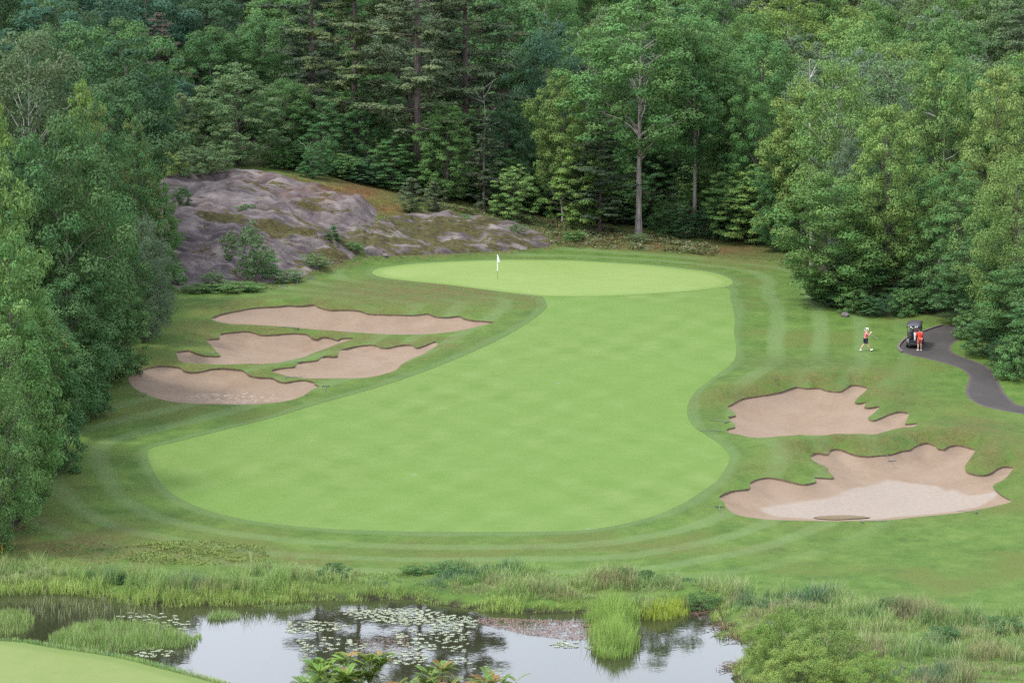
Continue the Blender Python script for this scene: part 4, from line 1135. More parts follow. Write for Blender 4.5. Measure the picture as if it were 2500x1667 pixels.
# saplings and young conifers on and round the rock
for kind, px, row, top, w, c, lab, cat in [
 ('sapling', 608, 690, 535, 80, C_PALE, "tall pale green sapling in front of the grey rock", 'sapling'),
 ('shrub_a', 640, 672, 610, 110, C_MID, "green bush at the foot of the sapling by the rock", 'bush'),
 ('sapling', 520, 705, 660, 70, C_PALE, "small pale sapling at the lower left of the rock", 'sapling'),
 ('shrub_a', 570, 712, 685, 170, C_MAPLE, "low hedge-like bush at the foot of the rock", 'bush'),
 ('shrub_b', 480, 714, 690, 110, C_MID, "dark low bush at the lower left foot of the rock", 'bush'),
 ('sapling', 447, 520, 450, 60, C_MID, "thin sapling on the left shoulder of the rock", 'sapling'),
 ('spruce_small', 1003, 520, 432, 75, C_PINE, "young conifer at the right end of the rock, taller one", 'conifer'),
 ('spruce_small', 1058, 515, 440, 60, C_PINE, "young conifer right beside the taller one above the ledge", 'conifer'),
 ('spruce_small', 1345, 530, 470, 50, C_PINED, "young conifer near the broken pale trunk", 'conifer'),
 ('sapling', 1228, 528, 468, 60, C_BRIGHT, "bright sapling in front of the dark maple gap", 'sapling'),
 ('spruce_small', 815, 600, 550, 44, C_MID, "small bush in the notch between rock and ledge", 'bush'),
 ('shrub_a', 600, 512, 498, 50, C_MAPLE, "tiny green bush in the middle of the rock face", 'bush'),
 ('shrub_a', 470, 425, 355, 120, C_PALE, "pale bush at the top left of the rock", 'bush'),
 ('shrub_b', 525, 420, 350, 120, C_PALE, "pale leafy bush on the crest of the rock", 'bush'),
 ('shrub_a', 410, 430, 370, 90, C_YEL, "yellowish bush between the left trees and the rock crest", 'bush'),
 ('shrub_a', 700, 688, 655, 90, C_PALE, "pale bush at the foot of the rock right of the sapling", 'bush'),
 ('shrub_b', 650, 640, 600, 60, C_PALE, "thin pale bush on the rock behind the sapling", 'bush'),
 ('sapling', 560, 640, 560, 50, C_PALE, "second thin sapling on the rock left of the tall one", 'sapling'),
 ('shrub_a', 770, 650, 618, 80, C_PALE, "pale bush at the right foot of the rock", 'bush'),
 ('shrub_a', 860, 612, 588, 60, C_MAPLE, "small green bush between rock and ledge", 'bush'),
 ('shrub_a', 1130, 540, 522, 60, C_MAPLE, "small green bush on top of the ledge", 'bush'),
 ('shrub_a', 1260, 566, 545, 60, C_PALE, "pale bush at the right end of the ledge", 'bush'),
 ('shrub_a', 1400, 585, 560, 70, C_MAPLE, "green bush in the scrub behind the green, left", 'bush'),
 ('shrub_b', 1560, 592, 566, 60, C_PALE, "pale bush in the scrub behind the green, right", 'bush'),
 ('shrub_a', 430, 690, 640, 70, C_MAPLE, "green bush where the left trees meet the rock", 'bush'),
 ('shrub_a', 425, 600, 560, 60, C_MAPLE, "bright bush on the left edge of the rock", 'bush'),
]:
    p = place([(px, row)])[0]
    h = row_z(top, p[1]) - p[2]
    plant(kind, p[0], p[1], h, w / 2 / FPX * p[1], c, lab, None, cat, zoff=-0.05 if 'rock' not in lab else 0.0)

# dead trunks
def snag(px, d, top, bottom_z, rad, lab, lean=0.0, seed=1):
    r = np.random.default_rng(seed)
    x = px_x(px, 833.5, d); z = ground_z(x, d); H = row_z(top, d) - z
    e = empty("dead_tree", (x, d, z)); mb = MB()
    ts = np.linspace(0, 1, 10); pth = np.array([[lean * t * t * H + 0.25 * math.sin(5*t + seed) * t, 0.1 * math.sin(3*t), t * H - (0.4 if t == 0 else 0)] for t in ts])
    mb.tube(pth, rad * (1 - 0.88 * ts), 7); mb.build("trunk", MAT['bark_pale'], e)
    for i in range(7):
        mb = MB()
        t = r.uniform(0.55, 0.97); a = r.uniform(0, 6.28); L = r.uniform(0.6, 1.9)
        p0 = np.array([np.interp(t, ts, pth[:, k]) for k in range(3)])
        pts, rr = limb(p0, p0 + np.array([math.cos(a) * L, math.sin(a) * L, L * r.uniform(0.3, 1.1)]), rad * 0.22, 0.012, r); mb.tube(pts, rr, 4).build("branch", MAT['bark_pale'], e)
    tag(e, lab, 'dead tree'); return e
snag(1978, 282, 145, 0, 0.16, "crooked bare dead trunk in front of the yellow-green maple", -0.035, 3)
snag(2290, 270, 270, 0, 0.10, "pale bare trunk standing inside the tall bright maple at upper right", 0.004, 4)
snag(1180, 308, 205, 0, 0.05, "thin bare dead top between the tall pines and the young pine", 0.01, 5)
snag(1626, 350, -40, 0, 0.14, "thin pale dead trunk at the top edge right of the tall oak", 0.0, 6)
snag(1371, 303, 462, 0, 0.12, "short broken pale trunk at the forest edge", 0.0, 7)
snag(762, 306, 345, 0, 0.07, "thin pale stem at the forest edge above the rock", 0.0, 8)

# the forest filling the hillside
def fill(n_try, x0f, x1f, y0, y1, sep, seed, lab, grp):
    r = np.random.default_rng(seed); cnt = 0
    for _ in range(n_try):
        y = y0 + (y1 - y0) * r.uniform()**1.25
        x = r.uniform(x0f(y), x1f(y))
        s = sep * (0.85 + 0.35 * (y - y0) / max(1, y1 - y0))
        if any((x-a)**2 + (y-b)**2 < (s if c > 2.4 else s * 0.55)**2 for a, b, c, _e in TREES): continue
        q = r.uniform(); side = x / y
        if q < 0.10: kind, c, hh, rr = ['pine_b', 'pine_c', 'pine_c'][r.integers(3)], [C_PINE, C_PINED, C_PINE][r.integers(3)], r.uniform(17, 23), r.uniform(3.4, 4.4)
        else:
            kind = ['forest_a', 'forest_b', 'forest_c', 'oak_a', 'maple_c', 'aspen'][r.integers(6)]
            pal = [C_MID, C_BLUE, C_MAPLE, C_PALE, C_PALE, C_GREY] if -0.08 < side < 0.05 else [C_BLUE, C_DARK, C_MID, C_BLUE, C_DARK, C_MID] if side <= -0.08 else [C_MAPLE, C_PALE, C_MID, C_BRIGHT, C_GREY, C_MAPLE]
            c = pal[r.integers(6)]; hh, rr = r.uniform(14, 19), r.uniform(4.2, 5.8)
        nm, ty = lab(kind, c)
        AUTO.add(plant(kind, x, y, hh, rr, c, nm, grp + ", " + ty).name); cnt += 1
    return cnt
def lab_hill(kind, c):
    if kind.startswith('pine'): return "pine among the crowded trees of the far hillside", "pines"
    g = {C_BLUE: "dark bluish", C_MID: "mid green", C_MAPLE: "fresh green", C_PALE: "pale green", C_GREY: "greyish green", C_BRIGHT: "bright green", C_DARK: "dark green"}[c]
    return g + " broadleaf tree among the crowded trees of the far hillside", g + " trees"
n1 = fill(2600, lambda y: -0.175 * y, lambda y: 0.175 * y, 316, 470, 7.6, 77, lab_hill, "trees of the far hillside")
def lab_r(kind, c):
    nm, ty = lab_hill(kind, c); return nm.replace("crowded trees of the far hillside", "trees between the right-hand maples and the hillside"), ty
n2 = fill(300, lambda y: 25 + (y - 270) * 0.05, lambda y: 0.185 * y, 268, 316, 7.0, 78, lab_r, "trees right of the green")
def lab_l(kind, c):
    nm, ty = lab_hill(kind, c); return nm.replace("crowded trees of the far hillside", "trees deep behind the left wall of trees"), ty
n3 = fill(300, lambda y: -0.18 * y, lambda y: -33 - (y - 262) * 0.02, 222, 316, 7.0, 79, lab_l, "trees behind the left wall")
print("TREES", len(TREES), n1, n2, n3)

# leave out the forest trees that stand wholly behind others
CELL = 8.0; W_, H_ = int(2500 / CELL), int(1667 / CELL)
zb = np.zeros((H_, W_), bool)
gone = 0
for x, y, rad, e in sorted(TREES, key=lambda q: q[1]):
    h = HEIGHT[e.name]; zc = e.location.z + 0.56 * h
    c = project(np.array([[x, y]]), np.array([zc]))[0]; s = FPX / y
    a, b = rad * s * 0.95, 0.46 * h * s
    j0, j1 = int(max(0, (c[0]-a) / CELL)), int(min(W_ - 1, (c[0]+a) / CELL)); i0, i1 = int(max(0, (c[1]-b) / CELL)), int(min(H_ - 1, (c[1]+b) / CELL))
    vis = 0
    if j1 >= j0 and i1 >= i0:
        I, Jj = np.meshgrid(np.arange(i0, i1 + 1), np.arange(j0, j1 + 1), indexing='ij')
        r2 = (((Jj + .5) * CELL - c[0]) / a)**2 + (((I + .5) * CELL - c[1]) / b)**2
        vis = int(((r2 < 1) & ~zb[i0:i1+1, j0:j1+1]).sum())
        zb[i0:i1+1, j0:j1+1] |= r2 < (0.10 if e.name.startswith('pine') else 0.30 if h > 15 else 0.5)
    if e.name in AUTO and vis < 5:
        for ch in list(e.children): bpy.data.objects.remove(ch)
        HEIGHT.pop(e.name); bpy.data.objects.remove(e); gone += 1
        continue
    # say where each of the look-alikes stands
    g = e.get('group', '')
    if e.name in AUTO or g.startswith('undergrowth') or g.startswith('bushes under'):
        top = project(np.array([[x, y]]), np.array([e.location.z + h]))[0]
        lm = [(230, "over the left wall of trees"), (420, "around the brownish pine"), (560, "above the left of the rock"), (700, "above the rock's crest"), (820, "left of the tall pines"), (960, "by the leftmost tall pine"), (1090, "by the tallest pine"), (1210, "right of the tall pines"),
              (1320, "by the dark gap in the forest"), (1440, "by the bright maple left of the oak"), (1560, "by the tall oak"), (1680, "between the two tall trunks"), (1800, "right of the grey trunk"), (1930, "above the green's right end"), (2060, "near the bare dead trunk"), (2200, "over the walking golfer"), (2340, "over the golf cart"), (9999, "towards the right edge")]
        where = next(t for q, t in lm if top[0] < q)
        lvl = ", cut by the top edge" if top[1] < 5 else ", near the top edge" if top[1] < 90 else ", high up" if top[1] < 200 else ", lower down" if top[1] < 380 else ""
        kindw = e['label'].replace('broadleaf ', '').split(' among ')[0].split(' in the shade')[0].split(' along ')[0].split(' at the foot')[0]
        e['label'] = kindw + " " + where + lvl
        e['group'] = ("forest trees: " if e.name in AUTO else "bushes: ") + e['label']
print("left out", gone, "kept", len(HEIGHT))

# ------------------------------------------------------------------ tall grass, reeds and water plants
def blades(name, P, z, hgt, colr, tipc, r, width=0.03, lean=0.28, tan=0.0):
    n = len(P)
    a = r.uniform(0, 6.28, n); ca, sa = np.cos(a), np.sin(a)
    la = r.uniform(0, 6.28, n); L = hgt * r.uniform(0.1, lean, n)
    W = width * r.uniform(0.7, 1.4, n)
    side = np.stack([ca, sa, np.zeros(n)], 1) * W[:, None] / 2
    b = np.column_stack([P, z - 0.04]); ln = np.stack([np.cos(la), np.sin(la), np.zeros(n)], 1)
    mid = b + ln * (L * 0.35)[:, None] + np.stack([np.zeros(n)]*2 + [hgt * 0.6], 1)
    tip = b + ln * (L * 1.0)[:, None] + np.stack([np.zeros(n)]*2 + [hgt], 1)
    V = np.stack([b - side, b + side, mid + side * 0.85, mid - side * 0.85, tip], 1).reshape(-1, 3)
    o = np.arange(n)[:, None] * 5
    F = np.concatenate([o + [0, 1, 2], o + [0, 2, 3], o + [3, 2, 4]])
    t = (r.uniform(0, 1, n) < tan)[:, None]
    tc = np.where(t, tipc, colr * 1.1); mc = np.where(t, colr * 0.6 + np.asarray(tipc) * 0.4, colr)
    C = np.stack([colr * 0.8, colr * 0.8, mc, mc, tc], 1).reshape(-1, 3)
    ob = meshobj(name, V, F, MAT['blade'], attrs=dict(bcol=C))
    return ob

PAL = np.array([(0.200, 0.300, 0.085), (0.145, 0.235, 0.075), (0.085, 0.160, 0.075), (0.260, 0.330, 0.055), (0.240, 0.290, 0.120)])
TAN = np.array((0.42, 0.36, 0.24))
def patch_color(P, r, seed, shore=None):
    n = len(P)
    a = fbm(P[:, 0] / 2.4, P[:, 1] / 2.4, seed, 3); b = fbm(P[:, 0] / 5.0, P[:, 1] / 3.0, seed + 9, 3)
    c = PAL[1] + (PAL[0] - PAL[1]) * ss(0.35, 0.65, a)[:, None]
    c = c + (PAL[2] - c) * ss(0.52, 0.66, b)[:, None]
    c = c + (PAL[4] - c) * (ss(0.55, 0.7, 1 - b) * 0.7)[:, None]
    b2 = fbm(P[:, 0] / 3.2, P[:, 1] / 2.2, seed + 31, 3); c = c + (np.array((0.21, 0.19, 0.095)) - c) * (ss(0.54, 0.68, b2) * 0.7)[:, None]
    if shore is not None:
        w = (1 - ss(0.3, 2.0, shore)); c = c + ((PAL[0] * 0.55 + PAL[3] * 0.45) * 1.1 - c) * (w * 0.85)[:, None]
    return c * r.uniform(0.75, 1.25, n)[:, None]

REED_PX = np.array([(-90,1392),(100,1390),(300,1402),(500,1404),(640,1388),(800,1396),(1000,1392),(1250,1388),(1400,1396),(1600,1402),(1700,1412),(1850,1440),(2000,1452),(2200,1475),(2400,1500),(2590,1508),
                    (2590,1730),(1740,1730),(1600,1560),(900,1520),(-90,1520)], float)
r5 = np.random.default_rng(15)
def sample(poly_px, dens, x0=-40, x1=40, y0=158, y1=200, edge=0.0):
    n = int((x1 - x0) * (y1 - y0) * dens)
    P = np.stack([r5.uniform(x0, x1, n), r5.uniform(y0, y1, n)], 1)
    z = hf(P[:, 0], P[:, 1]); pp = project(P, z)
    k = pip(pp, poly_px); P, z, pp = P[k], z[k], pp[k]
    ins = pip(P, POND); d = pdist(P, POND)
    k = ~ins | (d < edge)
    return P[k], z[k], pp[k], np.where(ins[k], 0, d[k])
# far bank
P, z, pp, sd = sample(REED_PX, 150, edge=0.35)
left = pp[:, 0] < 1720
soft = r5.uniform(0, 1, len(P)) < np.where(left, 1.0, 0.8)
up_edge = np.interp(pp[:, 0], REED_PX[:16, 0], REED_PX[:16, 1]) + 14 * (fbm(pp[:, 0] / 60, pp[:, 1] * 0, 71, 3) - 0.4) * 2
soft &= pp[:, 1] > up_edge
gapn = fbm(P[:, 0] / 0.9, P[:, 1] / 0.9, 72, 2)
soft &= gapn > 0.34
for msk, nm in ((left, "far bank"), (~left, "right bank")):
    m_ = msk & soft
    Q, zz, s = P[m_], z[m_], sd[m_]
    hn = fbm(Q[:, 0] / 2.6, Q[:, 1] / 1.8, 73, 3); tus = ss(0.25, 0.8, fbm(Q[:, 0] / 0.55, Q[:, 1] / 0.55, 75, 2))
    h = (0.10 + 1.05 * ss(0.2, 0.85, hn)) * (0.45 + 0.75 * tus) * np.where(s < 1.4, 0.75, 1.0) * r5.uniform(0.7, 1.25, len(Q)) * (1.05 if nm == "far bank" else 1.0)
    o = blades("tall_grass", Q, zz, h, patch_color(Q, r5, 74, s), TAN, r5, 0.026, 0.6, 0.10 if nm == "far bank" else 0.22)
    o['kind'] = 'stuff'
    o['label'] = "tall marsh grass along the far bank of the pond" if nm == "far bank" else "tall seeding grass covering the right bank of the pond"
    o['category'] = 'grass'

# reed clumps standing in the water
def clump(px, dens, hgt, colr, label, tan=0.05, cat='reed clump'):
    poly = on_plane(px, 0.0); poly = smooth_closed(poly, 0.3)
    n = int((poly[:, 0].max() - poly[:, 0].min()) * (poly[:, 1].max() - poly[:, 1].min()) * dens)
    P = np.stack([r5.uniform(poly[:, 0].min(), poly[:, 0].max(), n), r5.uniform(poly[:, 1].min(), poly[:, 1].max(), n)], 1)
    P = P[pip(P, poly)]
    P = P + r5.normal(scale=0.22 if dens >= 150 else 0.04, size=P.shape)
    d = np.where(pip(P, poly), pdist(P, poly), 0); h = hgt * (0.6 + 0.5 * ss(0, 1.2, d)) * r5.uniform(0.6, 1.2, len(P)) * (0.25 + 1.4 * fbm(P[:, 0] / 0.9, P[:, 1] / 0.9, 81, 2))
    c = np.asarray(colr) * r5.uniform(0.75, 1.25, len(P))[:, None]
    ctr = P.mean(0)
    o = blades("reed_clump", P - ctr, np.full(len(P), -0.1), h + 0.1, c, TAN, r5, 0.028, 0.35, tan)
    o.location = (*ctr, 0)
    tag(o, label, cat); return o
clump([(1450,1585),(1470,1604),(1500,1610),(1532,1602),(1545,1575),(1540,1540),(1556,1505),(1530,1485),(1460,1484),(1436,1505),(1448,1540)], 170, 1.25, (0.199, 0.304, 0.068), "tall light green reed clump standing out in the pond")
clump([(1560,1506),(1610,1514),(1665,1504),(1672,1490),(1640,1482),(1575,1484)], 170, 1.0, (0.266, 0.332, 0.046), "yellow-green reed clump at the right end of the far shore")
clump([(120,1572),(140,1545),(220,1530),(330,1527),(420,1538),(468,1556),(482,1574),(430,1582),(340,1590),(260,1594),(180,1588)], 110, 0.75, (0.175, 0.266, 0.076), "green reed tongue reaching into the pond from the lower left", 0.12)
clump([(-60,1500),(40,1495),(85,1512),(70,1540),(20,1556),(-60,1560)], 90, 0.7, (0.167, 0.247, 0.068), "reed clump at the left edge beside the mown tee", 0.12)
clump([(505,1512),(530,1500),(575,1500),(585,1508),(550,1514)], 110, 0.6, (0.190, 0.285, 0.085), "small reed tuft at the edge of the bright water, left")
clump([(470,1552),(486,1548),(492,1560),(478,1568)], 120, 0.55, (0.190, 0.304, 0.076), "tiny reed tuft at the tip of the reed tongue")
clump([(60,1472),(180,1462),(320,1480),(420,1500),(330,1512),(180,1520),(70,1505)], 14, 0.6, (0.133, 0.162, 0.067), "sparse brownish reeds in the dark shallows at left", 0.3)
o = bpy.data.objects["reed_clump.006"]; o.name = "sparse_reeds"; o['kind'] = 'stuff'
clump([(1745,1545),(1775,1543),(1785,1556),(1755,1562)], 60, 0.5, (0.190, 0.285, 0.057), "thin reeds in the shallow water under the right bank")["kind"] = "stuff"
clump([(640,1486),(740,1478),(760,1486),(690,1494)], 60, 0.5, (0.171, 0.247, 0.076), "low reeds at the far shore left of the lily pads")
# grass fringe round the tee
e = TEE; ns = 15000
seg = r5.integers(0, len(e), ns); t = r5.uniform(0, 1, ns)[:, None]
q = e[seg] * (1 - t) + np.roll(e, -1, 0)[seg] * t + r5.normal(scale=0.25, size=(ns, 2))
c = TEE.mean(0); outv = unit(q - c); q = q + outv * np.abs(r5.normal(scale=0.9, size=ns))[:, None]
q = q[~pip(q, TEE)]; q = q[(q[:, 1] > 150)]
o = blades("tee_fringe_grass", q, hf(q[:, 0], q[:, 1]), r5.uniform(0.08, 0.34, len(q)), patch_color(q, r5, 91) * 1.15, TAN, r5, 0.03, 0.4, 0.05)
o['kind'] = 'stuff'; o['label'] = "uneven grass fringe along the edge of the tee"; o['category'] = 'grass'

# leafy ground cover (stuff): yellow weeds, scrub behind the green and round the rock
def cover(name, polys_px, dens, cols, label, hmax=0.35, leaf=0.16, bumps=1.2, seed=1):
    r = np.random.default_rng(seed); PP_, ZZ = [], []
    for pl in polys_px:
        pl = np.array(pl, float); w = place(pl)
        x0, x1, y0, y1 = w[:, 0].min(), w[:, 0].max(), w[:, 1].min(), w[:, 1].max()
        n = int((x1-x0) * (y1-y0) * dens); P = np.stack([r.uniform(x0, x1, n), r.uniform(y0, y1, n)], 1)
        z = hf(P[:, 0], P[:, 1]); k = pip(project(P, z), pl); P, z = P[k], z[k]
        k = fbm(P[:, 0] / 1.5, P[:, 1] / 1.5, seed, 3) > r.uniform(0.3, 0.55, len(P))
        PP_.append(P[k]); ZZ.append(z[k])
    P = np.concatenate(PP_); z = np.concatenate(ZZ); n = len(P)
    bh = ss(0.35, 0.75, fbm(P[:, 0] / bumps, P[:, 1] / bumps, seed + 4, 2)) * hmax
    V, F, T = leaf_quads(np.column_stack([P, z + bh * r.uniform(0.5, 1.0, n) + 0.03]), r.normal(size=(n, 3)) * 0.6 + [0, -0.3, 0.9], leaf, leaf * 0.7, np.zeros((n, 3)), r)
    ci = np.clip((fbm(P[:, 0] / 1.8, P[:, 1] / 1.8, seed + 7, 3) * 1.6 - 0.3 + r.normal(scale=0.12, size=n)) * len(cols), 0, len(cols) - 1).astype(int)
    C = np.array(cols)[ci] * r.uniform(0.7, 1.3, n)[:, None]
    o = meshobj(name, V, F, MAT['blade'], attrs=dict(bcol=np.repeat(C, 4, axis=0)))
    o['kind'] = 'stuff'; o['label'] = label; o['category'] = 'ground cover'
    return o
cover("yellow_weeds", [[(300,1335),(420,1318),(540,1322),(650,1345),(655,1368),(520,1380),(380,1378),(300,1368)]], 90, [(0.09, 0.13, 0.03), (0.125, 0.165, 0.035), (0.11, 0.15, 0.035)], "yellow-green leafy weeds above the reeds at left", 0.3, 0.15, seed=3)
cover("brown_weeds", [[(0,1385),(0,1330),(260,1325),(330,1350),(420,1385),(200,1392)]], 26, [(0.09, 0.085, 0.03), (0.12, 0.07, 0.03), (0.09, 0.11, 0.03)], "thin brown and green weeds at the lower left above the reeds", 0.2, 0.12, seed=4)
cover("low_scrub", [[(1340,600),(1500,608),(1650,618),(1740,626),(1760,606),(1600,580),(1450,555),(1340,540),(1200,520),(1100,500),(1000,495),(1100,520),(1250,545),(1338,575)]], 110,
      [(0.045, 0.07, 0.02), (0.08, 0.11, 0.03), (0.10, 0.055, 0.03), (0.11, 0.13, 0.04), (0.06, 0.095, 0.025), (0.20, 0.18, 0.12), (0.06, 0.09, 0.02)], "low mixed scrub on the bank behind the green", 0.5, 0.19, seed=5)
cover("rock_plants", [[(560,712),(700,706),(790,665),(860,640),(905,625),(860,612),(760,640),(700,672),(600,690)], [(840,560),(900,530),(960,520),(930,560),(880,600)], [(700,560),(850,575),(800,610),(700,590)]], 32,
      [(0.05, 0.08, 0.022), (0.09, 0.13, 0.03), (0.13, 0.12, 0.05), (0.10, 0.06, 0.035), (0.10, 0.14, 0.035)], "tangled low plants round the foot of the rock", 0.35, 0.16, seed=6)
cover("red_ground_cover", [[(700,428),(830,462),(960,492),(985,515),(900,512),(800,485),(720,455)]], 60, [(0.13, 0.05, 0.025), (0.16, 0.075, 0.03), (0.10, 0.07, 0.025), (0.15, 0.11, 0.03)], "rusty red ground cover on the slope above the rock", 0.2, 0.12, seed=7)

# lily pads
def pad_mesh():
    V = [(0, 0, 0.012)]; F = []; n = 13
    for i in range(n):
        a = math.radians(14) + (2 * math.pi - math.radians(28)) * i / (n - 1); rr = 1 + 0.05 * math.sin(3 * a)
        V.append((math.cos(a) * rr, math.sin(a) * rr, 0.02 + 0.05 * (i % 2)))
    for i in range(1, n): F.append((0, i, i + 1))
    m = len(V); V += [(x, y, z - 0.03) for x, y, z in V]
    F += [(m, m + i + 1, m + i) for i in range(1, n)] + [(i, m + i, m + i + 1, i + 1) for i in range(1, n)] + [(0, m, m + 1, 1), (n, m + n, m, 0)]
    return V, F
def make_pad():
    m = M("lily_pad_leaf"); oi = m.n('ShaderNodeObjectInfo')
    c = m.ramp(oi.outputs['Random'], [(0.0, (0.09, 0.115, 0.05)), (0.45, (0.14, 0.16, 0.09)), (0.8, (0.17, 0.18, 0.12)), (1.0, (0.12, 0.10, 0.06))])
    m.bsdf(Base__Color=c, Roughness=0.32, **{'Specular IOR Level': 0.6}); return m.m
MAT['pad'] = make_pad()
pv, pf = pad_mesh()
pad_me = meshobj("lily_pad", pv, pf, MAT['pad'], link=False).data
kz = 600 / 2352
PZ = lambda l: np.array([(700 + a * kz, 1380 + b * kz) for a, b in l], float)
PADS = [(PZ([(550,415),(800,420),(940,400),(1130,415),(1400,420),(1490,470),(1600,480),(1720,485),(1820,520),(1800,590),(1500,580),(1200,575),(950,560),(780,530),(560,500)]), 200, "upper band"),
        (PZ([(1000,620),(1300,580),(1700,590),(1780,680),(1760,780),(1700,850),(1500,800),(1350,820),(1100,790),(1050,700)]), 95, "middle"),
        (PZ([(930,840),(1300,800),(1350,880),(1250,960),(980,930)]), 42, "lower"),
        (PZ([(0,540),(200,530),(500,545),(660,580),(500,615),(250,640),(0,650)]), 58, "left"),
        (PZ([(100,700),(420,680),(600,700),(850,780),(700,830),(400,850),(150,880)]), 46, "lower left"),
        (PZ([(1640,880),(1900,880),(1930,990),(1560,1000),(1260,1010),(1260,980)]), 18, "lower right"),
        (np.array([(285,1505),(330,1490),(420,1500),(480,1520),(450,1540),(430,1545),(380,1525)], float), 42, "far left"),
        (np.array([(315,1582),(370,1578),(430,1588),(400,1605),(340,1604)], float), 30, "near tee"),
        (np.array([(1342,1570),(1370,1562),(1410,1564),(1408,1580),(1372,1584),(1345,1582)], float), 16, "right"),
        (np.array([(1420,1580),(1455,1578),(1452,1588)], float), 5, "right2")]
cand = []
rp = np.random.default_rng(23)
for pl, n, where in PADS:
    w = on_plane(pl, 0.0); got = 0; tries = 0
    while got < n and tries < n * 60:
        tries += 1
        p = np.array([rp.uniform(w[:, 0].min(), w[:, 0].max()), rp.uniform(w[:, 1].min(), w[:, 1].max())])
        if not pip(p[None], w)[0] or not pip(p[None], POND)[0]: continue
        s = rp.uniform(0.09, 0.175)
        if any((p[0]-q[0])**2 + (p[1]-q[1])**2 < (0.85 * (s + q[2]))**2 for q in cand[-260:]): continue
        cand.append((p[0], p[1], s, where)); got += 1
cand.sort(key=lambda q: -q[2])
WL = {"upper band": "pale round lily pad in the dense upper band on the pond", "middle": "pale lily pad in the loose middle patch on the dark water", "lower": "lily pad just above the foreground leaves", "left": "lily pad in the left end of the big patch",
      "lower left": "lily pad among the scattered ones over bright water, left", "lower right": "lily pad of the loose group at the lower right of the patch", "far left": "lily pad in the dark shallows by the reed tongue", "near tee": "lily pad close under the tee bank",
      "right": "lily pad of the small cluster left of the tall reed clump", "right2": "lily pad at the foot of the tall reed clump"}
XR = {w_: np.quantile([q[0] for q in cand if q[3] == w_], [1/3, 2/3]) for w_ in WL}; YR = {w_: np.median([q[1] for q in cand if q[3] == w_]) for w_ in WL}
for x, y, s, where in cand[:300]:
    o = bpy.data.objects.new("lily_pad", pad_me); o.location = (x, y, 0.004); o.scale = (s, s, 0.5); o.rotation_euler = (rp.normal() * 0.02, rp.normal() * 0.02, rp.uniform(0, 6.28)); col.objects.link(o)
    at_ = ("left" if x < XR[where][0] else "right" if x > XR[where][1] else "middle") + (" back" if y > YR[where] else " front")
    tag(o, WL[where] + ", " + at_ + " part", "lily pad", "lily pads, " + where + ", " + at_)
V = []; F = []
for x, y, s, where in cand[300:]:
    o_ = len(V); ca, sa = math.cos(x * 50), math.sin(x * 50)
    V += [(x + s * (ca * a - sa * b), y + s * (sa * a + ca * b), 0.004 + c * 0.5) for a, b, c in pv]; F += [tuple(i + o_ for i in f) for f in pf]
if V:
    o = meshobj("small_lily_pads", V, F, MAT['pad']); o['kind'] = 'stuff'; o['label'] = "smallest lily pads scattered between the larger ones"; o['category'] = 'lily pads'
# floating pink-brown weed
wp_ = smooth_closed(on_plane([(1165,1512),(1200,1508),(1300,1512),(1400,1515),(1470,1520),(1450,1556),(1400,1562),(1350,1556),(1290,1549),(1230,1535),(1180,1525)], 0.0), 0.4)
wx = on_plane([(860, 1560), (1000, 1545), (1000, 1590), (880, 1600)], 0.0)
def weeds(poly, dens):
    n = int((poly[:, 0].max()-poly[:, 0].min()) * (poly[:, 1].max()-poly[:, 1].min()) * dens)
    P = np.stack([rp.uniform(poly[:, 0].min(), poly[:, 0].max(), n), rp.uniform(poly[:, 1].min(), poly[:, 1].max(), n)], 1)
    P = P[pip(P, poly)]; return P[fbm(P[:, 0] / 0.6, P[:, 1] / 0.6, 95, 2) > 0.33]
P = np.concatenate([weeds(wp_, 260), weeds(wx, 70)])
n = len(P)
V, F, T = leaf_quads(np.column_stack([P, rp.uniform(0.004, 0.05, n)]), rp.normal(size=(n, 3)) * 0.18 + [0, 0, 1], 0.075, 0.06, np.zeros((n, 3)), rp)
C = np.array([(0.20, 0.135, 0.115)]) * rp.uniform(0.6, 1.5, n)[:, None]
o = meshobj("floating_weed", V, F, MAT['blade'], attrs=dict(bcol=np.repeat(C, 4, axis=0)))
o['kind'] = 'stuff'; o['label'] = "pinkish floating pond weed left of the tall reed clump"; o['category'] = 'pond weed'
# drift of dead brown stalks along the right shore
rk = np.random.default_rng(29); mb = MB()
for cx, cy, n, sx in ((1700, 1486, 46, 1.2), (1728, 1500, 40, 0.9), (1760, 1532, 44, 0.9), (1800, 1554, 40, 0.9), (1800, 1630, 60, 1.1)):
    c = on_plane([(cx, cy)], 0.0)[0]
    for i in range(n):
        p = np.array([c[0] + rk.normal() * sx * 0.6, c[1] + rk.normal() * 0.7, 0]); p[2] = max(ground_z(p[0], p[1]), 0.0) + rk.uniform(0.0, 0.12)
        a = rk.uniform(0, 6.28); L = rk.uniform(0.3, 0.9)
        q = p + np.array([math.cos(a) * L, math.sin(a) * L, rk.uniform(-0.05, 0.2)]); mb.tube([p, q], [0.02, 0.01], 3)
o = mb.build("dead_stalks", plain("dead_stalk", (0.10, 0.058, 0.038), 0.9, var=0.5, scale=3)); o['kind'] = 'stuff'; o['label'] = "brown dead stalks along the right shore of the pond"; o['category'] = 'dead stalks'

C_W = (0.150, 0.225, 0.060)
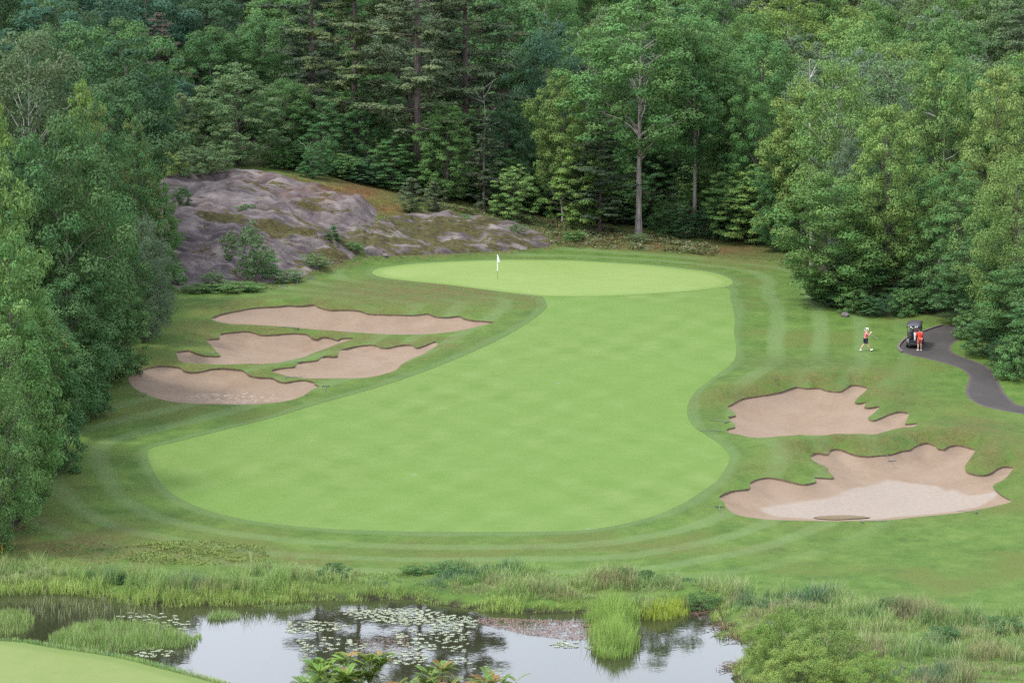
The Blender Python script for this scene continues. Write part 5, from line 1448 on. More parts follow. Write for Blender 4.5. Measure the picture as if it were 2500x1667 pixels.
# willow bushes at the lower right and small shrubs in the bank
for px, row, top, w, c, lab in [(1905, 1640, 1478, 190, C_W, "round leafy willow bush at the pond's right shore"), (2010, 1668, 1478, 240, C_W, "largest leafy willow bush at the bottom right"),
                               (1960, 1700, 1560, 260, C_W, "leafy willow bush at the bottom edge beside the water"), (2130, 1720, 1590, 230, C_W, "lower leafy willow bush at the bottom right edge")]:
    p = place([(px, min(row, 1740))])[0]
    plant('willow_bush', p[0], p[1], row_z(top, p[1]) - p[2], w / 2 / FPX * p[1], c, lab, None, 'bush')
for px, row, top, w, c, lab in [(815, 1408, 1352, 70, C_MID, "dark shrub in the bank grass above the lily pads"), (1010, 1400, 1362, 60, C_MAPLE, "leafy shrub at the top of the bank, left of centre"), (1090, 1396, 1352, 90, C_MAPLE, "light green shrub at the top of the bank, centre"),
                               (1200, 1402, 1366, 80, C_MID, "low dark shrub right of the light green one"), (1520, 1418, 1362, 60, C_MID, "dark tuft shrub in the tall grass, right of centre"), (1580, 1420, 1372, 50, C_MID, "dark shrub at the right end of the bank"),
                               (2450, 1540, 1482, 110, C_MID, "dark leafy plant in the grass near the right edge"), (2300, 1560, 1505, 90, C_MID, "dark leafy plant amid the right-hand tall grass"), (2180, 1490, 1436, 90, C_MID, "dark sedge tuft at the top of the right-hand grass"),
                               (1720, 1490, 1412, 100, C_MID, "dark sedge mound above the little inlet"), (300, 1420, 1385, 60, C_MID, "small shrub in the reeds at lower left")]:
    p = place([(px, row)])[0]
    plant('shrub_b' if 'tuft' in lab or 'sedge' in lab else 'shrub_a', p[0], p[1], 0.62 * (row_z(top, p[1]) - p[2]), 0.6 * w / FPX * p[1], c, lab, None, 'shrub')

# sumac in the foreground
def frond(r, L, droop):
    V = []; F = []; T = []
    n = 11
    t1 = r.uniform(0, 1)
    for i in range(n):
        f = 0.15 + 0.85 * i / (n - 1)
        c = np.array([f * L, 0, -droop * L * f * f])
        for s in (-1, 1):
            ll = L * 0.30 * (0.55 + 0.45 * math.sin(math.pi * min(1, f * 0.95))); w = ll * 0.24
            d = np.array([0.55, s * 0.83, -0.18]); d /= np.linalg.norm(d); b = np.array([-d[1], d[0], 0]) * w
            o = len(V); V += [c, c + d * ll * 0.45 + b, c + d * ll, c + d * ll * 0.45 - b]; F.append((o, o+1, o+2, o+3)); T += [(r.uniform(0, 1) * 0.5 + t1 * 0.5, t1, 0.0)] * 4
    return np.array(V), F, T
def sumac(x, y, z, H, Rr, colr, nf, label, red, seed):
    r = np.random.default_rng(seed)
    e = empty("sumac_bush", (x, y, z)); mb = MB(); V = []; F = []; T = []
    for s in range(14):
        a = r.uniform(0, 6.28); rad = Rr * 1.05 * math.sqrt(r.uniform()); hh = H * r.uniform(0.62, 1.0)
        tip = np.array([math.cos(a) * rad, math.sin(a) * rad, hh])
        pts, rr = limb([tip[0] * 0.1, tip[1] * 0.1, -0.3], tip, 0.035, 0.012, r); mb.tube(pts, rr, 5)
        for k in range(nf):
            aa = 2.4 * k + r.uniform(-0.3, 0.3); el = r.uniform(0.0, 1.1); L = r.uniform(0.24, 0.38)
            v, f, t = frond(r, L, r.uniform(0.2, 0.55))
            M3 = np.array((Matrix.Rotation(aa, 3, 'Z') @ Matrix.Rotation(-el, 3, 'Y')))
            base = tip - np.array([0, 0, r.uniform(0, 0.75) * (k / nf)])
            o = len(V); V += list(v @ M3.T + base); F += [tuple(i + o for i in q) for q in f]
            rd = 0.85 if r.uniform() < red else 0.0
            T += [(q[0], q[1], rd) for q in t]
    mb.build("stem", MAT['bark'], e)
    c = meshobj("crown", np.array(V), np.array(F), MAT['leaf'], e, attrs=dict(tint=np.array(T)))
    c.color = (*colr, 1); tag(e, label, 'bush'); return e
for px, top, d, rr, colr, nf, red, lab, sd in [(800, 1598, 66, 0.80, (0.11, 0.18, 0.035), 30, 0.05, "light green sumac bush at the bottom edge, left part", 1), (905, 1586, 67, 0.92, (0.12, 0.18, 0.035), 32, 0.10, "tallest sumac bush at the bottom edge over the lily pads", 2),
                                          (1010, 1606, 65, 0.75, (0.10, 0.155, 0.04), 28, 0.22, "sumac bush with yellowing fronds at the bottom edge", 3), (1130, 1634, 64, 0.65, (0.11, 0.14, 0.04), 26, 0.5, "reddish sumac bush at the bottom edge", 4), (1235, 1645, 64, 0.35, (0.10, 0.17, 0.035), 14, 0.1, "tip of a small sumac at the bottom edge, rightmost", 5)]:
    x = px_x(px, 1640, d); gz = ground_z(x, d); H = row_z(top, d) - gz - 0.12
    sumac(x, d, gz, H, rr, colr, nf, lab, red, sd)

# ------------------------------------------------------------------ things on the course
MAT.update(white=plain("white_paint", (0.78, 0.78, 0.78), 0.4, var=0.04), black=plain("black_plastic", (0.018, 0.018, 0.02), 0.45), grey=plain("grey_plastic", (0.20, 0.21, 0.22), 0.6),
           skin=plain("skin", (0.46, 0.27, 0.19), 0.6, var=0.08), pink=plain("pink_polo", (0.55, 0.13, 0.15), 0.85, var=0.12), navy=plain("navy_shorts", (0.018, 0.020, 0.042), 0.85),
           red=plain("red_polo", (0.62, 0.045, 0.025), 0.85, var=0.1), coral=plain("coral_shorts", (0.48, 0.10, 0.085), 0.85, var=0.1), hair=plain("dark_hair", (0.02, 0.016, 0.013), 0.7),
           navyplastic=plain("cart_body_paint", (0.022, 0.022, 0.032), 0.25, spec=0.6), roofm=plain("cart_roof", (0.030, 0.028, 0.036), 0.4), rubber=plain("tyre_rubber", (0.015, 0.015, 0.015), 0.9), rim=plain("wheel_rim", (0.32, 0.32, 0.33), 0.4, 0.6),
           seat=plain("cart_seat", (0.10, 0.09, 0.085), 0.6), steel=plain("club_steel", (0.55, 0.56, 0.58), 0.25, 0.9), bagdark=plain("golf_bag_black", (0.03, 0.03, 0.034), 0.6), bagred=plain("golf_bag_trim", (0.22, 0.03, 0.03), 0.6),
           towel=plain("white_towel", (0.72, 0.72, 0.74), 0.95, var=0.06), yellow=plain("yellow_paint", (0.62, 0.36, 0.03), 0.6), blue=plain("blue_paint", (0.08, 0.14, 0.22), 0.6), wood=plain("rake_handle", (0.10, 0.105, 0.10), 0.8),
           headw=plain("rake_head", (0.055, 0.058, 0.07), 0.6), stone=plain("boulder_stone", (0.10, 0.085, 0.085), 0.95, var=0.5, scale=2.5, bump=0.8), bird=plain("bird_black", (0.012, 0.012, 0.014), 0.5), birdred=plain("bird_red", (0.5, 0.03, 0.02), 0.6),
           tail=plain("tail_light_red", (0.35, 0.02, 0.02), 0.3), glass=plain("plate_grey", (0.13, 0.14, 0.13), 0.8))

def gp(px, row):
    p = place([(px, row)])[0]; return p

# puddle in the lower right bunker
pz = BUNKER_OBJ[5].data
co = np.empty(len(pz.vertices) * 3, np.float32); pz.vertices.foreach_get('co', co); co = co.reshape(-1, 3)
ctr = pu.mean(0)
zl = []
for q in pu:
    k = np.argsort(((co[:, :2] - q)**2).sum(1))[:3]; zl.append(co[k, 2].mean())
zl = np.array(zl); wz = float(np.median(zl)) + 0.015
n = len(pu)
Vp = [(ctr[0], ctr[1], float(np.mean(zl)) + 0.05)] + [(q[0], q[1], z_ + 0.05) for q, z_ in zip(pu, zl)]
o = meshobj("puddle", Vp, [(0, i + 1, (i + 1) % n + 1) for i in range(n)], MAT['puddle']); o['kind'] = 'structure'

# flagstick
p = gp(1214.5, 684); e = empty("flagstick", (p[0], p[1], p[2] - 0.03))
MB().tube([(0, 0, 0), (0, 0, 0.82)], 0.012, 8).build("lower_rod", MAT['black'], e)
MB().tube([(0, 0, 0.82), (0, 0, 2.28)], 0.03, 8).build("pole", MAT['white'], e)
V = []; F = []
for i in range(9):
    t = i / 8; zc = 2.25 - t * 0.62
    for j in range(4):
        s = j / 3; V.append((0.03 + s * (0.05 + 0.17 * t), 0.035 * math.sin(s * 7 + t * 3), zc - s * 0.10))
for i in range(8):
    for j in range(3): F.append((i*4+j, i*4+j+1, i*4+j+5, i*4+j+4))
fl = meshobj("flag", V, F, MAT['white'], e, True); md = fl.modifiers.new("thick", 'SOLIDIFY'); md.thickness = 0.006
c = MB(); c.tube([(0, 0, 0.004), (0, 0, 0.03)], 0.054, 12).build("cup", MAT['white'], e)
tag(e, "white flagstick with a limp white flag on the green", 'flagstick')

def ball(px, row, lab):
    p = gp(px, row); bm = bmesh.new(); bmesh.ops.create_icosphere(bm, subdivisions=2, radius=0.0215)
    me = bpy.data.meshes.new("golf_ball"); bm.to_mesh(me); bm.free(); me.materials.append(MAT['white'])
    o = bpy.data.objects.new("golf_ball", me); o.location = (p[0], p[1], p[2] + 0.0); col.objects.link(o); tag(o, lab, 'golf ball')
ball(1292, 710.5, "white golf ball near the front edge of the green"); ball(1299, 724.9, "white golf ball on the fairway apron in front of the green"); ball(1387, 630.4, "white golf ball on the grass behind the green")

# rakes
def rake(px, row, ang, lab, hx=None, L=1.5, dz=0.0, headm='headw', handm='wood'):
    p = gp(px, row); e = empty("bunker_rake", (p[0], p[1], p[2] + 0.03 + dz), ang)
    MB().box((0, 0, 0.03), (0.62, 0.05, 0.05), bevel=0.01, seg=1).build("head", MAT[headm], e)
    # the ground under the far end of the handle
    dx, dy = -math.sin(ang), math.cos(ang)
    hz = ground_z(p[0] + dx * L, p[1] + dy * L) - p[2]
    MB().tube([(0, 0.0, 0.05), (0, L, hz + 0.02 - dz)], 0.017, 6).build("handle", MAT[handm], e)
    t = MB()
    for i in range(9): t.tube([(-0.28 + 0.07 * i, 0, 0.01), (-0.28 + 0.07 * i, -0.01, -0.05)], [0.008, 0.004], 4)
    o = t.build("teeth", MAT[headm], e); o['kind'] = 'stuff'
    tag(e, lab, 'rake', "bunker rakes")
rake(796, 944, R(180), "bunker rake on the grass right of the lowest left bunker", L=1.4)
rake(524, 862, R(150), "pale bunker rake in the notch of the middle left bunker", L=0.8, headm='glass', handm='glass')
rake(728, 803, R(80), "bunker rake lying below the long narrow bunker", L=1.4)
rake(699, 886, R(-75), "bunker rake between the two middle left bunkers", L=1.3)
rake(697, 923, R(-80), "bunker rake above the right half of the lowest left bunker", L=1.3)
rake(352, 966, R(75), "bunker rake at the left end of the lowest left bunker", L=1.3)
rake(768, 722, R(-60), "bunker rake on the slope above the long narrow bunker", L=1.3)
rake(1775, 1032, R(60), "upper bunker rake on the grass left of the upper right bunker", L=1.4)
rake(1757, 1053, R(85), "lower bunker rake on the grass left of the upper right bunker", L=1.4)
rake(2178, 1122, R(14), "bunker rake lying over the far lip of the lower right bunker", L=2.0, dz=-0.14)
rake(1756, 1238, R(180), "bunker rake on the grass left of the lower right bunker", L=1.2)
rake(2384, 1252, R(75), "bunker rake on the grass under the right end of the lower right bunker", L=1.3)
rake(2104, 1275, R(-82), "bunker rake on the grass below the puddle", L=1.7)

# small stakes and covers
p = gp(5, 1348); e = MB().tube([(0, 0, -0.1), (0, 0, 0.62)], 0.035, 8).box((0, 0, 0.64), (0.05, 0.05, 0.06), bevel=0.01).build("hazard_stake", MAT['yellow']); e.location = p; tag(e, "yellow hazard stake at the left edge of the photo", 'stake')
for px, row, lab in [(754, 682, "left of the pair of short dark stakes by the rock's foot"), (766, 684, "right of the pair of short dark stakes by the rock's foot"), (726, 695, "single short dark stake left of the pair by the rock"), (690, 707, "lowest short dark stake below the rock")]:
    p = gp(px, row); e = MB().tube([(0, 0, -0.08), (0, 0, 0.42)], [0.03, 0.025], 6).box((0, 0, 0.43), (0.06, 0.06, 0.03), bevel=0.008).build("rope_stake", MAT['blue']); e.location = p; tag(e, lab, 'stake', "rope stakes")
for px, row, lab in [(1012, 1157, "small grey sprinkler cover in the lower part of the fairway"), (1436, 1289, "small grey sprinkler cover at the near edge of the fairway"), (1362, 934, "small grey plate in the upper middle of the fairway")]:
    p = gp(px, row); e = MB().tube([(0, 0, -0.05), (0, 0, 0.01), (0, 0, 0.022)], [0.17, 0.17, 0.14], 14).build("sprinkler_cover", MAT['glass']); e.location = (p[0], p[1], p[2] - 0.04); tag(e, lab, 'sprinkler cover')

# boulder under the right-hand trees
def boulder(px, row, s, lab):
    p = gp(px, row); bm = bmesh.new(); bmesh.ops.create_icosphere(bm, subdivisions=3, radius=1.0)
    for v in bm.verts:
        k = 1 + 0.35 * (float(vnoise(v.co.x * 1.7 + 5, v.co.y * 1.7 + v.co.z * 2.1, 5)) - 0.5) + 0.15 * (float(vnoise(v.co.x * 4, v.co.z * 4 + v.co.y * 3, 6)) - 0.5)
        v.co = v.co * k; v.co.z *= 0.7
        v.co *= s
    me = bpy.data.meshes.new("boulder"); bm.to_mesh(me); bm.free(); me.materials.append(MAT['stone'])
    o = bpy.data.objects.new("boulder", me); o.location = (p[0], p[1], p[2] + 0.3 * s); col.objects.link(o); tag(o, lab, 'boulder')
boulder(2063, 772, 0.34, "grey boulder at the edge of the right-hand trees")
boulder(940, 626, 0.28, "small stone at the foot of the rock ledge left of the green")

# ------------------------------------------------------------------ people: skinned skeletons
def skin_mesh(name, J, E, Rd, mat, parent, root, sub=2):
    names = list(J); ix = {k: i for i, k in enumerate(names)}
    me = bpy.data.meshes.new(name); me.from_pydata([J[k] for k in names], [(ix[a], ix[b]) for a, b in E], [])
    o = bpy.data.objects.new(name, me); col.objects.link(o)
    md = o.modifiers.new("skin", 'SKIN'); md.use_smooth_shade = True; md.branch_smoothing = 0.3
    for i, k in enumerate(names):
        sv = me.skin_vertices[0].data[i]; r_ = Rd[k]; sv.radius = r_ if isinstance(r_, tuple) else (r_, r_); sv.use_root = (k == root)
    s = o.modifiers.new("sub", 'SUBSURF'); s.levels = sub; s.render_levels = sub
    dg = bpy.context.evaluated_depsgraph_get(); m2 = bpy.data.meshes.new_from_object(o.evaluated_get(dg))
    bpy.data.objects.remove(o); m2.name = name; m2.materials.clear(); m2.materials.append(mat)
    for p_ in m2.polygons: p_.use_smooth = True
    r = bpy.data.objects.new(name, m2); r.parent = parent; col.objects.link(r); return r

def add_hand(J, E, Rd, side, wrist, d, curl):
    """palm and five curled fingers beyond the wrist, along d"""
    d = Vector(d).normalized(); a = d.cross(Vector((0, 0, 1)));
    if a.length < 0.2: a = Vector((1, 0, 0))
    a.normalize(); n = d.cross(a).normalized()
    J[side+'palm'] = tuple(Vector(wrist) + d * 0.07); Rd[side+'palm'] = (0.042, 0.024); E.append((side+'wrist', side+'palm'))
    for i, (off, L) in enumerate(((-0.032, 0.070), (-0.011, 0.080), (0.011, 0.074), (0.032, 0.058))):
        b0 = Vector(J[side+'palm']) + d * 0.035 + a * off; b1 = b0 + d * L * 0.5 + n * curl * 0.02; b2 = b1 + d * L * 0.5 * (1 - curl) + n * curl * L * 0.5
        for k, q in zip('abc', (b0, b1, b2)): J[side+f'f{i}{k}'] = tuple(q); Rd[side+f'f{i}{k}'] = 0.0095
        E += [(side+'palm', side+f'f{i}a'), (side+f'f{i}a', side+f'f{i}b'), (side+f'f{i}b', side+f'f{i}c')]
    t0 = Vector(wrist) + d * 0.045 - a * 0.045; t1 = t0 + d * 0.035 - a * 0.02 + n * curl * 0.02
    J[side+'t0'] = tuple(t0); J[side+'t1'] = tuple(t1); Rd[side+'t0'] = 0.012; Rd[side+'t1'] = 0.010; E += [(side+'palm', side+'t0'), (side+'t0', side+'t1')]

def person(loc, rz, pose, shirt, shorts, cap, label, glove=False):
    """local axes: +Y is forward, +X to the person's right"""
    e = empty("person", loc, rz)
    J = dict(pelvis=(0, 0, 0.93), waist=(0, 0.0, 1.08), chest=(0, 0.01, 1.32), neckb=(0, 0.0, 1.46), neck=(0, 0.015, 1.53), head=(0, 0.03, 1.64), crown=(0, 0.02, 1.74),
             Rsh=(0.19, 0, 1.43), Lsh=(-0.19, 0, 1.43), Rhip=(0.10, 0, 0.90), Lhip=(-0.10, 0, 0.90))
    J.update(pose)
    Rd = dict(pelvis=(0.165, 0.125), waist=(0.155, 0.12), chest=(0.175, 0.125), neckb=(0.085, 0.075), neck=0.057, head=(0.078, 0.098), crown=(0.062, 0.075), Rsh=0.072, Lsh=0.072, Rhip=0.10, Lhip=0.10)
    E = [('pelvis', 'waist'), ('waist', 'chest'), ('chest', 'neckb'), ('neckb', 'neck'), ('neck', 'head'), ('head', 'crown'), ('chest', 'Rsh'), ('chest', 'Lsh'), ('pelvis', 'Rhip'), ('pelvis', 'Lhip')]
    for s in 'RL':
        E += [(s+'sh', s+'elbow'), (s+'elbow', s+'wrist'), (s+'hip', s+'knee'), (s+'knee', s+'calf'), (s+'calf', s+'ankle'), (s+'ankle', s+'toe')]
        k, an = Vector(J[s+'knee']), Vector(J[s+'ankle']); J[s+'calf'] = tuple(k.lerp(an, 0.33) + Vector((0, -0.015, 0)))
        Rd.update({s+'elbow': 0.044, s+'wrist': 0.030, s+'knee': 0.060, s+'calf': 0.058, s+'ankle': 0.038, s+'toe': 0.034})
    base = dict(J), dict(Rd)
    for s in 'RL': add_hand(J, E, Rd, s, J[s+'wrist'], Vector(J[s+'wrist']) - Vector(J[s+'elbow']), 0.7)
    body = skin_mesh("body", J, E, Rd, MAT['skin'], e, 'pelvis')
    J, Rd = base
    # face
    f = MB(); h = Vector(J['head'])
    for s in (-1, 1): f.box((h.x + s * 0.032, h.y + 0.092, h.z + 0.02), (0.026, 0.012, 0.012), bevel=0.004)
    f.build("eyes", MAT['hair'], e)
    f = MB(); f.add([(h.x - 0.014, h.y + 0.088, h.z - 0.02), (h.x + 0.014, h.y + 0.088, h.z - 0.02), (h.x, h.y + 0.122, h.z - 0.018), (h.x, h.y + 0.092, h.z + 0.03)], [(0, 1, 2), (0, 2, 3), (1, 3, 2), (0, 3, 1)]); f.build("nose", MAT['skin'], e)
    for s in (-1, 1): MB().box((h.x + s * 0.083, h.y, h.z + 0.005), (0.018, 0.045, 0.065), bevel=0.008).build("ear", MAT['skin'], e)
    MB().box((h.x, h.y + 0.092, h.z - 0.055), (0.045, 0.01, 0.010), bevel=0.003).build("mouth", MAT['coral'], e)
    # shirt and shorts follow the same joints, a little wider
    lp = lambda a, b, t: tuple(Vector(J[a]).lerp(Vector(J[b]), t))
    JS = {k: J[k] for k in ('waist', 'chest', 'neckb', 'Rsh', 'Lsh')}; JS['hem'] = tuple(Vector(J['pelvis']) + Vector((0, 0, -0.03)))
    RS = dict(waist=(0.185, 0.148), chest=(0.20, 0.148), neckb=(0.10, 0.088), Rsh=0.090, Lsh=0.090, hem=(0.195, 0.155)); ES = [('hem', 'waist'), ('waist', 'chest'), ('chest', 'neckb'), ('chest', 'Rsh'), ('chest', 'Lsh')]
    for s in 'RL': JS[s+'slv'] = lp(s+'sh', s+'elbow', 0.8); RS[s+'slv'] = 0.074; ES.append((s+'sh', s+'slv'))
    skin_mesh("shirt", JS, ES, RS, shirt, e, 'waist')
    JP = {k: J[k] for k in ('pelvis', 'Rhip', 'Lhip')}; RP = dict(pelvis=(0.178, 0.138), Rhip=0.115, Lhip=0.115); EP = [('pelvis', 'Rhip'), ('pelvis', 'Lhip')]
    for s in 'RL': JP[s+'hem'] = lp(s+'hip', s+'knee', 0.86); RP[s+'hem'] = 0.098; EP.append((s+'hip', s+'hem'))
    skin_mesh("shorts", JP, EP, RP, shorts, e, 'pelvis')
    for s in 'RL':
        a, t = Vector(J[s+'ankle']), Vector(J[s+'toe']); d = (t - a); d.normalize()
        sh = {'h': tuple(a - Vector((0, 0, 0.045)) - Vector((d.x, d.y, 0)) * 0.05), 'm': tuple(a.lerp(t, 0.5) - Vector((0, 0, 0.012))), 't': tuple(t + d * 0.035)}
        skin_mesh("shoe", sh, [('h', 'm'), ('m', 't')], {'h': 0.048, 'm': 0.050, 't': 0.038}, MAT['white'], e, 'm', 1)
        sk = {'a': tuple(a), 'b': tuple(Vector(J[s+'ankle']).lerp(Vector(J[s+'knee']), 0.18))}
        skin_mesh("sock", sk, [('a', 'b')], {'a': 0.046, 'b': 0.046}, MAT['white'], e, 'a', 1)
    if cap:
        skin_mesh("cap", {'a': (h.x, h.y - 0.005, h.z + 0.055), 'b': (h.x, h.y - 0.01, h.z + 0.115), 'c': (h.x, h.y + 0.13, h.z + 0.055)}, [('a', 'b'), ('a', 'c')], {'a': (0.098, 0.112), 'b': (0.07, 0.085), 'c': (0.06, 0.012)}, MAT['white'], e, 'a')
    else:
        skin_mesh("hair", {'a': (h.x, h.y - 0.022, h.z + 0.03), 'b': (h.x, h.y - 0.015, h.z + 0.10), 'c': (h.x, h.y - 0.04, h.z - 0.03)}, [('a', 'b'), ('a', 'c')], {'a': (0.088, 0.098), 'b': (0.068, 0.082), 'c': (0.07, 0.06)}, MAT['hair'], e, 'a')
    if glove:
        w = Vector(J['Rwrist']); d = (w - Vector(J['Relbow'])).normalized()
        skin_mesh("glove", {'a': tuple(w + d * 0.02), 'b': tuple(w + d * 0.12)}, [('a', 'b')], {'a': 0.044, 'b': 0.058}, MAT['white'], e, 'a', 1)
    tag(e, label, 'person'); return e

# the walking golfer: mid-stride to the right, hands raised in front of the chest on the club
pw = gp(2113, 857)
walk = dict(Rknee=(0.10, 0.14, 0.50), Rankle=(0.10, 0.40, 0.115), Rtoe=(0.10, 0.54, 0.15), Lknee=(-0.10, -0.12, 0.50), Lankle=(-0.10, -0.40, 0.13), Ltoe=(-0.10, -0.29, 0.045),
            chest=(0, 0.04, 1.32), neckb=(0, 0.05, 1.46), neck=(0, 0.08, 1.53), head=(0, 0.10, 1.64), crown=(0, 0.09, 1.74), Rsh=(0.19, 0.05, 1.43), Lsh=(-0.19, 0.04, 1.43),
            Relbow=(0.21, 0.20, 1.22), Rwrist=(0.10, 0.36, 1.42), Lelbow=(-0.22, 0.16, 1.20), Lwrist=(-0.06, 0.36, 1.38))
g1 = person((pw[0], pw[1], pw[2]), R(-90), walk, MAT['pink'], MAT['navy'], True, "golfer in pink shirt, black shorts and white cap striding right with a club", glove=True)
def club(loc, rz, a, b, label, headr=0.05):
    e = empty("golf_club", loc, rz); a = Vector(a); b = Vector(b); d = (b - a).normalized()
    MB().tube([a + d * 0.25, b], [0.007, 0.0055], 6).build("shaft", MAT['steel'], e)
    MB().tube([a, a + d * 0.27], [0.015, 0.011], 8).build("grip", MAT['white'], e)
    MB().box(b + Vector((0, 0.03, 0)), (0.03, 0.10, 0.055), bevel=0.012).build("head", MAT['steel'], e)
    tag(e, label, 'golf club'); return e
club(tuple(g1.location), R(-90), (0.02, -0.14, 1.66), (0.10, 0.86, 1.02), "golf club held across the walking golfer's shoulder")

# the golfer at the cart: back to the camera, forearms reaching forward to the bags
p2 = gp(2245, 855.5)
stand = dict(Rknee=(0.11, 0.02, 0.49), Rankle=(0.12, -0.01, 0.085), Rtoe=(0.14, 0.13, 0.04), Lknee=(-0.11, 0.02, 0.49), Lankle=(-0.13, -0.01, 0.085), Ltoe=(-0.15, 0.13, 0.04),
             head=(0, 0.05, 1.63), crown=(0, 0.05, 1.73), Relbow=(0.27, 0.06, 1.15), Rwrist=(0.16, 0.27, 1.10), Lelbow=(-0.28, 0.07, 1.15), Lwrist=(-0.22, 0.31, 1.12))
person((p2[0], p2[1], p2[2] - 0.01), R(12), stand, MAT['red'], MAT['coral'], False, "golfer in red shirt and coral shorts standing behind the golf cart")

# ------------------------------------------------------------------ golf cart seen from behind
pc = gp(2229, 852); CZ = pc[2] - 0.01
ang = R(-14); slope = math.atan((ground_z(pc[0], pc[1] + 2) - ground_z(pc[0], pc[1])) / 2)
cart = empty("golf_cart", (pc[0], pc[1], CZ)); cart.rotation_euler = (slope * 0.9, 0, ang)
def cp(name, mat, parent=cart): return lambda mb, smooth=False: mb.build(name, mat, parent, smooth)
# local: +Y forward, rear bumper at y = 0.1
MB().box((0, 1.15, 0.34), (1.05, 2.2, 0.10), bevel=0.03).build("chassis", MAT['black'], cart)
body = MB().box((0, 0.52, 0.52), (1.12, 0.72, 0.36), bevel=0.09, seg=3).build("rear_body", MAT['navyplastic'], cart)
for s in (-1, 1): MB().box((s * 0.44, 0.155, 0.58), (0.14, 0.03, 0.10), bevel=0.012).build("tail_light", MAT['tail'], body)
MB().box((0, 0.14, 0.42), (0.95, 0.08, 0.10), bevel=0.03).build("bumper", MAT['black'], body)
fc = MB().box((0, 2.08, 0.56), (1.02, 0.62, 0.46), bevel=0.14, seg=3).build("front_cowl", MAT['navyplastic'], cart)
for s in (-1, 1): MB().box((s * 0.36, 2.385, 0.60), (0.16, 0.03, 0.09), bevel=0.012).build("headlight", MAT['white'], fc)
st = MB().box((0, 0.95, 0.76), (1.04, 0.50, 0.14), bevel=0.05, seg=3).build("seat", MAT['seat'], cart)
MB().box((0, 0.70, 1.06), (1.02, 0.10, 0.42), bevel=0.04, seg=3).build("seat_back", MAT['seat'], cart)
for sx in (-1, 1):
    for sy, top in ((0.52, 0.50), (1.92, 1.62)):
        MB().tube([(sx * 0.50, sy, 0.62), (sx * 0.50, (sy + top) / 2, 1.25), (sx * 0.49, top, 1.80)], 0.018, 6).build("roof_post", MAT['black'], cart)
V, F = [], []
nx, ny = 9, 13
for j in range(ny):
    for i in range(nx):
        u_, v_ = i / (nx-1) * 2 - 1, j / (ny-1) * 2 - 1
        k = (abs(u_)**4 + abs(v_)**4); V.append((u_ * 0.58 * (1 - 0.03 * v_**2), 1.12 + v_ * 0.92, 1.90 - 0.10 * k + 0.02 * (1 - u_**2)))
for j in range(ny-1):
    for i in range(nx-1): a0 = j*nx+i; F.append((a0, a0+1, a0+nx+1, a0+nx))
rf = meshobj("roof", V, F, MAT['roofm'], cart, True); md = rf.modifiers.new("thick", 'SOLIDIFY'); md.thickness = 0.05
for sx in (-1, 1):
    for wy in (0.50, 2.02):
        w = MB(); N = 20
        prof_ = [(0.10, -0.09), (0.20, -0.09), (0.225, -0.06), (0.225, 0.06), (0.20, 0.09), (0.10, 0.09)]
        Vw = [(h_, r_ * math.cos(2*math.pi*k_/N), r_ * math.sin(2*math.pi*k_/N)) for r_, h_ in prof_ for k_ in range(N)]
        Fw = [(q*N+k_, q*N+(k_+1) % N, (q+1)*N+(k_+1) % N, (q+1)*N+k_) for q in range(len(prof_)-1) for k_ in range(N)]
        wh = meshobj("wheel", Vw, Fw, MAT['rubber'], cart, True); wh.location = (sx * 0.50, wy, 0.225)
        MB().tube([(-0.07, 0, 0), (-0.075 * 1, 0, 0), (0.07, 0, 0)], [0.115, 0.12, 0.115], 16).build("rim", MAT['rim'], wh)
sw = MB()
N = 16
cs = [Vector((-0.26 + 0.16 * math.cos(2*math.pi*k/N), 1.50 + 0.08 * math.sin(2*math.pi*k/N), 1.02 + 0.14 * math.sin(2*math.pi*k/N))) for k in range(N + 1)]
sw.tube([tuple(c_) for c_ in cs], 0.014, 6); sw.tube([(-0.26, 1.50, 1.02), (-0.26, 1.80, 0.72)], 0.02, 6); sw.build("steering_wheel", MAT['black'], cart)
MB().box((0, 1.78, 1.32), (0.96, 0.012, 0.72), rot=('X', R(-12)), bevel=0.004).build("windscreen", plain("windscreen_tint", (0.05, 0.06, 0.06), 0.15, spec=0.8), cart)
MB().box((0, 0.30, 0.72), (1.0, 0.34, 0.05), bevel=0.015).build("bag_shelf", MAT['black'], cart)
for s in (-1, 1): MB().tube([(s*0.45, 0.18, 0.74), (s*0.45, 0.16, 0.98), (s*0.45, 0.45, 1.02)], 0.015, 6).build("bag_rail", MAT['black'], cart)
MB().box((-0.40, 0.115, 0.62), (0.17, 0.05, 0.30), bevel=0.015).build("sand_bottle", MAT['rim'], cart)
cm = Matrix.Translation((pc[0], pc[1], CZ)) @ cart.rotation_euler.to_matrix().to_4x4()
